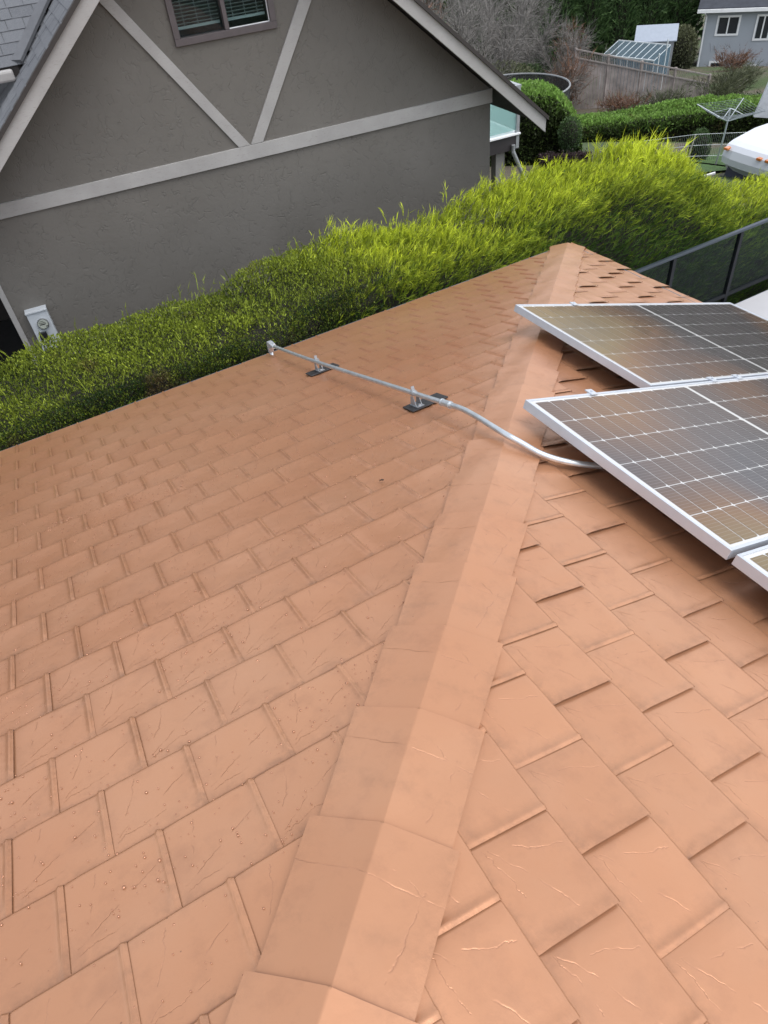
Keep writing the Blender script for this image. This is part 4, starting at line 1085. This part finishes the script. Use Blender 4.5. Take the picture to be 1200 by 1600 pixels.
# wire fence
wfn = empty('wire_fence', 'low wire fence with leaning stakes in front of the long garden hedge', 'fence')
wp = [(10.2, 8.83, -3.15), (11.03, 7.88, -2.99), (11.9, 6.95, -2.95)]
for p in wp: MB().tube([(p[0] - .1, p[1] + .04, gz(p[0], p[1]) - .1), p], .016, 6).build('stake', M_PALEWOOD, wfn)
for dz_ in (0, -.25, -.5):
    MB().tube([(p[0], p[1], p[2] + dz_) for p in wp], .005, 4).build('wire', M_GALV, wfn)
nm = MB()
for i in range(60):
    f = i / 59; k = 0 if f < .5 else 1; ff = f * 2 - k; a = Vector(wp[k]).lerp(Vector(wp[k + 1]), ff); nm.tube([a, a - Vector((0, 0, .62))], .002, 3, False)
nm.build('wire_mesh', M_GALV, wfn)
# grey sheet leaning at the picture's right
sb = MB().prism([(15.95, 9.75, -3.05), (15.80, 9.86, -3.95), (16.4, 9.1, -4.0), (16.5, 9.05, -2.95)], (.12, .12, 0)).build('leaning_sheet', plain('pale_grey_sheet', (.55, .57, .62), .5))
tag(sb, 'pale grey sheet leaning at the end of the long garden hedge', 'sheet')
# trampoline with safety net
M_RIMG = plain('grey_rim', (.22, .23, .24), .7)
tr = empty('trampoline', 'round trampoline with black safety net and white rim behind the tall round-ended hedge', 'trampoline')
tc = np.array([15.0, 20.2]); tz = -4.55; R_ = 2.15; NS = 40
M_NET = net_mat()
ring = [(tc[0] + R_ * math.cos(2 * math.pi * i / NS), tc[1] + R_ * math.sin(2 * math.pi * i / NS)) for i in range(NS)]
nv = [(x, y, tz) for x, y in ring] + [(x, y, tz - 1.5) for x, y in ring]
MB().add(nv, [(i, (i + 1) % NS, NS + (i + 1) % NS, NS + i) for i in range(NS)]).build('safety_net', M_NET, tr)
MB().tube([(x, y, tz + .02) for x, y in ring + ring[:1]], .035, 6).build('rim', M_RIMG, tr)
MB().add([(x, y, tz - 1.5) for x, y in ring], [tuple(range(NS))]).build('jumping_mat', M_RUBBER, tr)
for k in range(0, NS, 5):
    x, y = ring[k]; MB().tube([(x, y, gz(x, y) - .1), (x, y, tz + .02)], .025, 6).build('pole', M_BROWNBLACK, tr)

# bare shrubs and scrub
def bare_tree(label, base, height, spread, n_br, n_tw, mat=M_TWIG, lean=(0, 0)):
    t = empty('bare_tree', label, 'tree', 'leafless trees beyond the gable roof'); b = np.array([base[0], base[1], gz(base[0], base[1]) - .15])
    tk = MB(); ends = []
    for k in range(n_br):
        a = rng.uniform(0, 6.28); q = rng.uniform(.25, 1.0); p = [b + np.array([rng.normal(0, .15), rng.normal(0, .15), 0])]
        d = unit(np.array([math.cos(a) * q * spread / height + lean[0], math.sin(a) * q * spread / height + lean[1], 1.0]))
        for s in range(5):
            d = unit(d + rng.normal(0, .13, 3) + np.array([0, 0, .03])); p.append(p[-1] + d * height / 5 * rng.uniform(.7, 1.1))
        tk.tube(p, [.06, .045, .035, .025, .016, .008], 5); ends.append((np.array(p)))
    tk.build('trunk', M_BARK, t)
    pts = []; dirs = []
    for e in ends:
        m = n_tw // n_br; k = rng.integers(1, 5, m); f = rng.random(m)[:, None]
        pts.append(e[k] * (1 - f) + e[k + 1] * f); dd = e[k + 1] - e[k]; dirs.append(unit(dd) + rng.normal(0, .65, (m, 3)))
    pts = np.concatenate(pts); dirs = np.concatenate(dirs); m = len(pts)
    foliage('twigs', mat, [sprays(pts, dirs, height * .20, .008, np.zeros(m), np.zeros(m), 3, .4, 4, .3, .05)], t)
    return t
for (lab, b, h, s_, nb_, ntw, ln) in [
    ('pale grey leafless tree rising directly above the gable roof edge', (15.5, 24.0), 5.2, 4.5, 11, 1500, (0, 0)),
    ('grey leafless tree with arching twigs above the trampoline', (18.4, 26.0), 4.8, 4.5, 11, 1500, (0, 0)),
    ('brownish leafless thicket between trampoline and board fence', (20.6, 24.2), 3.6, 3.6, 10, 1200, (0, 0)),
    ('dark leafless tree at the top edge behind the roof', (18.6, 31.5), 6.5, 5.5, 11, 1500, (0, 0)),
    ('leafless tree standing at the left end of the dark conifer wall', (23.8, 31.5), 6.0, 5.0, 11, 1500, (0, 0)),
    ('leafless tree half hidden by the sloping roof edge', (12.6, 25.6), 5.5, 4.6, 11, 1400, (0, 0))]:
    bare_tree(lab, b, h, s_, nb_, ntw, lean=ln)
def shr(label, x, y, dz, r, mat, n, L=.11, Wd=.026):
    z = gz(x, y) + dz
    return leaf_solid('bush', label, 'bush', (x, y, z), r, mat, n, L, Wd)
shr('olive green bush at the foot of the leafless trees', 17.2, 23.6, .8, (1.7, 1.4, 1.3), M_OLIVE, 7000)
shr('green leafy bush just above the trampoline rim', 19.4, 25.2, .7, (1.3, 1.1, 1.2), M_BUSH, 6000)
def twiggy(name, label, x, y, dz, r, mat, n, L=.5, Wd=.012):
    """loose bush of arching stems with small leaves, open to what is behind"""
    t = empty(name, label, 'bush'); b0 = np.array([x, y, gz(x, y) - .1]); st = MB(); P = []; D = []
    for k in range(12):
        a_ = rng.uniform(0, 6.28); q_ = rng.uniform(.2, 1); e = b0 + np.array([r[0] * q_ * math.cos(a_), r[1] * q_ * math.sin(a_), r[2] * 2 * rng.uniform(.7, 1.05) + dz]); m1 = (b0 + e) / 2 + np.array([0, 0, .25 * r[2]])
        st.tube([b0, m1, e], [.025, .016, .006], 4)
        for _ in range(n // 12):
            f = rng.uniform(.15, 1); c_ = b0 * (1 - f) ** 2 + 2 * m1 * f * (1 - f) + e * f * f; P.append(c_ + rng.normal(0, .22, 3) * np.array(r)); D.append([math.cos(a_), math.sin(a_), 1.0])
    st.build('stems', M_TWIG, t); P = np.array(P); D = np.array(D); m1 = len(P)
    tip = np.clip(rng.normal(.5, .25, m1), 0, 1)
    foliage('foliage', mat, [sprays(P, D, L, Wd, tip * .5, tip, 2, .4, 3, .5)], t); return t
twiggy('bush', 'rust brown bush against the left end of the board fence', 20.0, 22.6, .2, (.9, .7, .9), M_RUST, 450)
twiggy('bush', 'brown scrub in front of the board fence', 20.8, 20.0, 0, (1.3, .8, .3), M_RUST, 500, .35)
twiggy('bush', 'grey green scrub below the middle of the board fence', 22.0, 19.0, 0, (1.4, .8, .3), M_OLIVE, 600, .35)
twiggy('bush', 'grey green bush at the right end of the board fence', 24.4, 18.0, 0, (1.3, .9, .55), M_OLIVE, 900, .4)
twiggy('bush', 'reddish bush under the basement windows of the far house', 36.3, 26.9, -.3, (1.0, .9, .55), M_RUST, 450)
twiggy('bush', 'olive bush left of the reddish bush below the far house', 31.0, 22.6, -.3, (1.4, 1.0, .45), M_OLIVE, 700)
shr('dark green bush at the right edge under the far house', 34.0, 20.0, .3, (1.2, 1.0, .7), M_BUSH, 4000, .14, .035)
twiggy('bush', 'dark scrub behind the rotary clothes line', 18.9, 11.3, 0, (1.5, 1.2, .5), M_OLIVE, 1000, .4)
twiggy('bush', 'rusty dead bush against the dark conifer wall', 26.5, 30.2, .4, (.9, .8, 1.2), M_RUST, 600)
twiggy('bush', 'russet bush peeping over the gable roof edge', 13.6, 24.2, 1.2, (.7, .6, 1.9), M_RUST, 500)

# board fence on the slope
bf = empty('board_fence', 'weathered grey wooden board fence across the back gardens', 'fence')
M_FENCE = plain('weathered_grey_boards', (.27, .235, .22), .9, 0, .35, 2.2, .4, 30)
fA = np.array([20.95, 23.45]); fB = np.array([25.1, 19.3])
def f_top(p): f = (p - fA) @ (fB - fA) / ((fB - fA) @ (fB - fA)); return -4.62 + (-5.86 + 4.62) * f
ln = np.linalg.norm(fB - fA); nbd = int(ln / .15)
fd = (fB - fA) / ln; fn = np.array([fd[1], -fd[0]])
bays = 4; H_ = 1.75
for bay in range(bays):
    mb = MB(); i0, i1 = nbd * bay // bays, nbd * (bay + 1) // bays
    for i in range(i0, i1):
        p = fA + fd * ln * i / nbd; z0 = gz(*p); hh = f_top(p) - z0 - .34 + random.uniform(-.02, .02)
        q = p + fd * .135; o_ = fn * random.uniform(-.006, .006)
        mb.prism([(p[0] + o_[0], p[1] + o_[1], z0 - .1), (q[0] + o_[0], q[1] + o_[1], z0 - .1), (q[0] + o_[0], q[1] + o_[1], z0 + hh), (p[0] + o_[0], p[1] + o_[1], z0 + hh)], (fn[0] * .02, fn[1] * .02, 0))
    mb.build('boards', M_FENCE, bf, kind='stuff')
    lt = MB()                                             # lattice strip on top
    for i in range(i0 * 2, i1 * 2):
        p = fA + fd * ln * i / (nbd * 2); z0 = f_top(p) - .30; lt.beam((p[0], p[1], z0), (p[0], p[1], z0 + .26), .02, .015)
    lt.build('lattice', M_FENCE, bf, kind='stuff')
for i in range(bays + 1):
    p = fA + fd * ln * i / bays; z0 = gz(*p); H2 = f_top(p) - z0; MB().box(p[0] - .05, p[0] + .05, p[1] - .05, p[1] + .05, z0 - .2, z0 + H2 + .05).build('post', M_FENCE, bf)
for hh in (H_ - .32, H_):
    for i in range(bays):
        p = fA + fd * ln * i / bays; q = fA + fd * ln * (i + 1) / bays
        MB().beam((p[0] + fn[0] * .03, p[1] + fn[1] * .03, f_top(p) - H_ + hh), (q[0] + fn[0] * .03, q[1] + fn[1] * .03, f_top(q) - H_ + hh), .06, .05).build('rail', plain('grey_rail_wood', (.24, .215, .20), .9), bf)
# greenhouse
gh = empty('greenhouse', 'lean-to greenhouse with sloping glass roof behind the board fence', 'greenhouse')
M_GHF = plain('white_greenhouse_bar', (.50, .54, .56), .5)
M_GHG = frosted('sky_pale_greenhouse_glass', (.30, .40, .46), (.30, .40, .46), (.75, .85, .92), .62)  # pale blue sky reflection put into the pane colour
hA = Vector((26.54, 27.56, 0)); hB = Vector((27.15, 24.53, 0)); hd = (hB - hA); hl = hd.length; hd.normalize(); hn = Vector((hd.y, -hd.x, 0))
if hn.dot(Vector((CAM[0], CAM[1], 0)) - hA) < 0: hn = -hn
zl, zh, dep, zg = -6.30, -5.88, 1.3, -8.3
N3 = 8
def G(f, o, z): p = hA + hd * hl * f - hn * o; return Vector((p.x, p.y, z))
for i in range(N3 + 1):
    f = i / N3; b_ = MB(); b_.beam(G(f, 0, zl), G(f, dep, zh), .032, .03); b_.beam(G(f, 0, zg), G(f, 0, zl), .032, .03); b_.build('glazing_bar', M_GHF, gh)
for i in range(N3):
    f0, f1 = (i + .04) / N3, (i + .96) / N3
    MB().quad(G(f0, .02, zl + .02), G(f1, .02, zl + .02), G(f1, dep, zh), G(f0, dep, zh)).build('pane', M_GHG, gh)
    MB().quad(G(f0, 0, zg), G(f1, 0, zg), G(f1, 0, zl), G(f0, 0, zl)).build('pane', M_GHG, gh)
MB().beam(G(0, 0, zl), G(1, 0, zl), .07, .06).beam(G(0, dep, zh), G(1, dep, zh), .07, .06).build('frame_rail', M_GHF, gh)
MB().quad(G(0, dep + .03, zg), G(1, dep + .03, zg), G(1, dep + .03, zh), G(0, dep + .03, zh)).prism([G(0, dep + .04, zg), G(1, dep + .04, zg), G(1, dep + .04, zh - .05), G(0, dep + .04, zh - .05)], -hn * .05).build('back_wall', plain('greenhouse_back_wall', (.22, .26, .28), .8), gh)
MB().prism([G(1, 0, zg), G(1, dep, zg), G(1, dep, zh), G(1, 0, zl)], hd * .03).build('end_frame', M_GHG, gh)
MB().beam(G(1.01, .35, zg), G(1.01, .35, zl + .25), .05, .05).beam(G(1.01, .95, zg), G(1.01, .95, zl + .75), .05, .05).build('door_frame', M_GHF, gh)
# garden shed
sh_ = empty('garden_shed', 'small grey shed with pale blue metal roof behind the greenhouse', 'shed')
sA = Vector((28.55, 27.25, 0)); sB = Vector((29.85, 25.85, 0)); sdv = (sB - sA); sl = sdv.length; sdv.normalize(); sn = Vector((sdv.y, -sdv.x, 0))
if sn.dot(Vector((CAM[0], CAM[1], 0)) - sA) < 0: sn = -sn
def S(f, o, z): p = sA + sdv * sl * f - sn * o; return Vector((p.x, p.y, z))
D_ = 1.9; ze, zp, zg2 = -6.02, -5.52, -8.7
sw = MB(); sw.prism([S(0, 0, zg2), S(1, 0, zg2), S(1, 0, ze), S(0, 0, ze)], -sn * .05)
sw.prism([S(1, 0.05, zg2), S(1, D_, zg2), S(1, D_, ze), S(1, D_ / 2, zp), S(1, .05, ze)], -sdv * .05); sw.prism([S(0, 0.05, zg2), S(0, D_, zg2), S(0, D_, ze), S(0, D_ / 2, zp), S(0, .05, ze)], sdv * .05)
sw.prism([S(.04, D_ - .05, zg2), S(.96, D_ - .05, zg2), S(.96, D_ - .05, ze), S(.04, D_ - .05, ze)], -sn * .05)
sw.build('wall', plain('grey_shed_siding', (.24, .25, .27), .7, 0, .12, 3), sh_)
M_SROOF = plain('pale_blue_metal_roof', (.28, .32, .38), .5, .2, .05)
MB().prism([S(-.06, -.08, ze - .03), S(1.06, -.08, ze - .03), S(1.06, D_ / 2, zp + .04), S(-.06, D_ / 2, zp + .04)], (0, 0, .04)).build('roof', M_SROOF, sh_)
MB().prism([S(-.06, D_ + .08, ze - .03), S(1.06, D_ + .08, ze - .03), S(1.06, D_ / 2 + .002, zp + .04), S(-.06, D_ / 2 + .002, zp + .04)], (0, 0, .04)).build('roof', M_SROOF, sh_)
# far house
fh = empty('far_house', 'two storey blue grey house with dark roof at the top right', 'house')
M_SIDING = plain('blue_grey_siding', (.34, .37, .41), .8, 0, .05, .6)
M_FROOF = plain('dark_blue_roof', (.038, .043, .055), .9, 0, .2, 3)
M_FWIN = plain('dark_far_window', (.03, .034, .04), .15, 0, .2, 1)
Fc = Vector((39.87, 32.6, 0)); Fd = Vector((42.65, 28.95, 0)) - Fc; Fd = Vector((2.05, -2.72, 0)).normalized(); Fn = Vector((Fd.y, -Fd.x, 0))
if Fn.dot(Vector((CAM[0], CAM[1], 0)) - Fc) < 0: Fn = -Fn
def H(f, o, z): p = Fc + Fd * f + Fn * o; return Vector((p.x, p.y, z))
ZG, ZEV = -10.9, -6.72
def hbox(mb, f0, f1, o0, o1, z0, z1): return mb.box8([H(f0, o0, z0), H(f1, o0, z0), H(f1, o1, z0), H(f0, o1, z0), H(f0, o0, z1), H(f1, o0, z1), H(f1, o1, z1), H(f0, o1, z1)])
hbox(MB(), 0, 11, -8, 0, ZG, ZEV + .2).build('wall', M_SIDING, fh)
MB().prism([H(-.5, .5, ZEV), H(11.5, .5, ZEV), H(11.5, -4, ZEV + 1.9), H(-.5, -4, ZEV + 1.9)], (0, 0, .15)).build('roof', M_FROOF, fh)
MB().prism([H(-.5, -8.5, ZEV), H(11.5, -8.5, ZEV), H(11.5, -4, ZEV + 1.9), H(-.5, -4, ZEV + 1.9)], (0, 0, .15)).build('roof', M_FROOF, fh)
hbox(MB(), -.5, 11.5, .50, .62, ZEV - .08, ZEV + .10).build('gutter', M_WHITE, fh)
MB().tube([H(-.1, .55, ZEV - .05), H(.08, .12, ZEV - .35), H(.08, .08, ZG + .6)], .05, 8).build('downspout', M_WHITE, fh)
def fwin(f0, f1, z0, z1, mull=1):
    wmb = hbox(MB(), f0, f1, 0.001, .06, z0, z0 + .11); hbox(wmb, f0, f1, .001, .06, z1 - .11, z1); hbox(wmb, f0, f0 + .11, .001, .06, z0 + .11, z1 - .11); hbox(wmb, f1 - .11, f1, .001, .06, z0 + .11, z1 - .11)
    for k in range(mull):
        c = f0 + (f1 - f0) * (k + 1) / (mull + 1); hbox(wmb, c - .04, c + .04, .001, .055, z0 + .11, z1 - .11)
    wo_ = wmb.build('window', M_WHITE, fh); e = [f0 + .11] + [f0 + (f1 - f0) * (k + 1) / (mull + 1) for k in range(mull)] + [f1 - .11]
    for a, b_ in zip(e[:-1], e[1:]): hbox(MB(), a + .03, b_ - .03, .002, .02, z0 + .11, z1 - .11).build('pane', M_FWIN, wo_)
FWIN = [(.75, 2.15, -8.15, -7.05, 1), (3.05, 4.0, -8.45, -7.05, 1), (4.75, 6.1, -8.15, -7.05, 1), (.75, 1.75, -10.15, -9.55, 0), (2.85, 3.65, -10.25, -9.75, 1)]
for a in FWIN: fwin(*a)
MB().tube([H(3.85, .05, -10.2), H(3.85, .3, -10.25)], .10, 8).build('vent_hood', M_BROWNBLACK, fh)
lw = MB(); 
for (x0, z0, x1, z1) in ((.62, -8.50, .76, -9.0), (.76, -9.0, .88, -8.62), (.88, -8.62, 1.0, -9.05), (1.0, -9.05, 1.16, -8.55)):
    lw.beam(H(x0, .012, z0), H(x1, .012, z1), .012, .06, Fn)
lw.build('w_mark', plain('faint_pale_mark', (.50, .52, .55), .8), fh)  # pale W-shaped strips on the siding
hbox(MB(), -.2, 3, .05, 1.0, ZG, ZG + .5).build('foundation_step', plain('pale_concrete', (.36, .36, .34), .9), fh)
# dark conifer wall along the far boundary
def conifer(label, x, y, h, r):
    t = empty('cypress_tree', label, 'tree', 'dark conifers forming the far boundary'); z0 = gz(x, y)
    n_ = 5200; zz = rng.random(n_) ** .9; a = rng.uniform(0, 6.28, n_); rr = r * (1 - .55 * zz ** 2.2) * (1 + .16 * fnoise(a * 1.5, zz * 6 + x, 41, 1.2)); dp = rng.random(n_) ** 1.6 * .35
    P = np.stack([x + rr * (1 - dp) * np.cos(a), y + rr * (1 - dp) * np.sin(a), z0 + .2 + zz * h], 1)
    d = np.stack([np.cos(a) * .8, np.sin(a) * .8, np.full(n_, .9)], 1); tip = np.clip(.55 - dp * 1.4 + rng.normal(0, .22, n_), 0, 1)
    foliage('crown', M_CYP, [sprays(P, d, .55, .030, tip * .4, tip, 2, .3, 2, .3)], t)
    mb = MB(); mb.tube([(x, y, z0 - .3), (x, y, z0 + h * .35), (x, y, z0 + h * .7), (x, y, z0 + h * .96)], [r * .62, r * .62, r * .5, r * .15], 9); mb.build('dark_core', M_CORE, t)
    MB().tube([(x, y, z0 - .4), (x, y, z0 + .5)], [.2, .16], 7).build('trunk', M_BARK, t)
cA = np.array([27.5, 41.5]); cB = np.array([41.0, 36.2])
for i in range(8):
    p = cA + (cB - cA) * i / 7; conifer(('first', 'second', 'third', 'fourth', 'fifth', 'sixth', 'seventh', 'eighth')[i] + ' from the left in the row of dark conifers along the far boundary', p[0], p[1], 7.6 + rng.uniform(-.4, .4), 1.5)
leaf_solid('cypress_shrub', 'narrow olive green conifer between the shed and the far house', 'shrub', (36.8, 31.4, gz(36.8, 31.4) + 1.0), (.85, .85, 1.35), M_OLIVE, 5000, .16, .03, shape='ball')
# woodland mass closing the view behind everything
def far_mass(label, A, B, h, n_, mat):
    A = np.array(A); B = np.array(B); u = rng.random(n_); p = A + (B - A) * u[:, None] + rng.normal(0, 1.2, (n_, 2)); z = ground_z(p[:, 0], p[:, 1]) + h * rng.random(n_) ** .8 * (1 + .15 * fnoise(u * 20, 0 * u, 55, 1.0))
    P = np.stack([p[:, 0], p[:, 1], z], 1); tip = np.clip(rng.normal(.35, .25, n_), 0, 1)
    o = foliage('woodland', mat, [leaves(P, np.tile([-.5, -.5, .6], (n_, 1)), .8, .22, tip, .6)]); o['kind'] = 'stuff'; tag(o, label, 'woodland')
far_mass('olive grey woodland closing the view behind the leafless trees', (8, 48), (30, 46), 9, 9000, M_OLIVE)
far_mass('dark woodland behind the far house', (40, 45), (70, 20), 12, 9000, M_CYP)
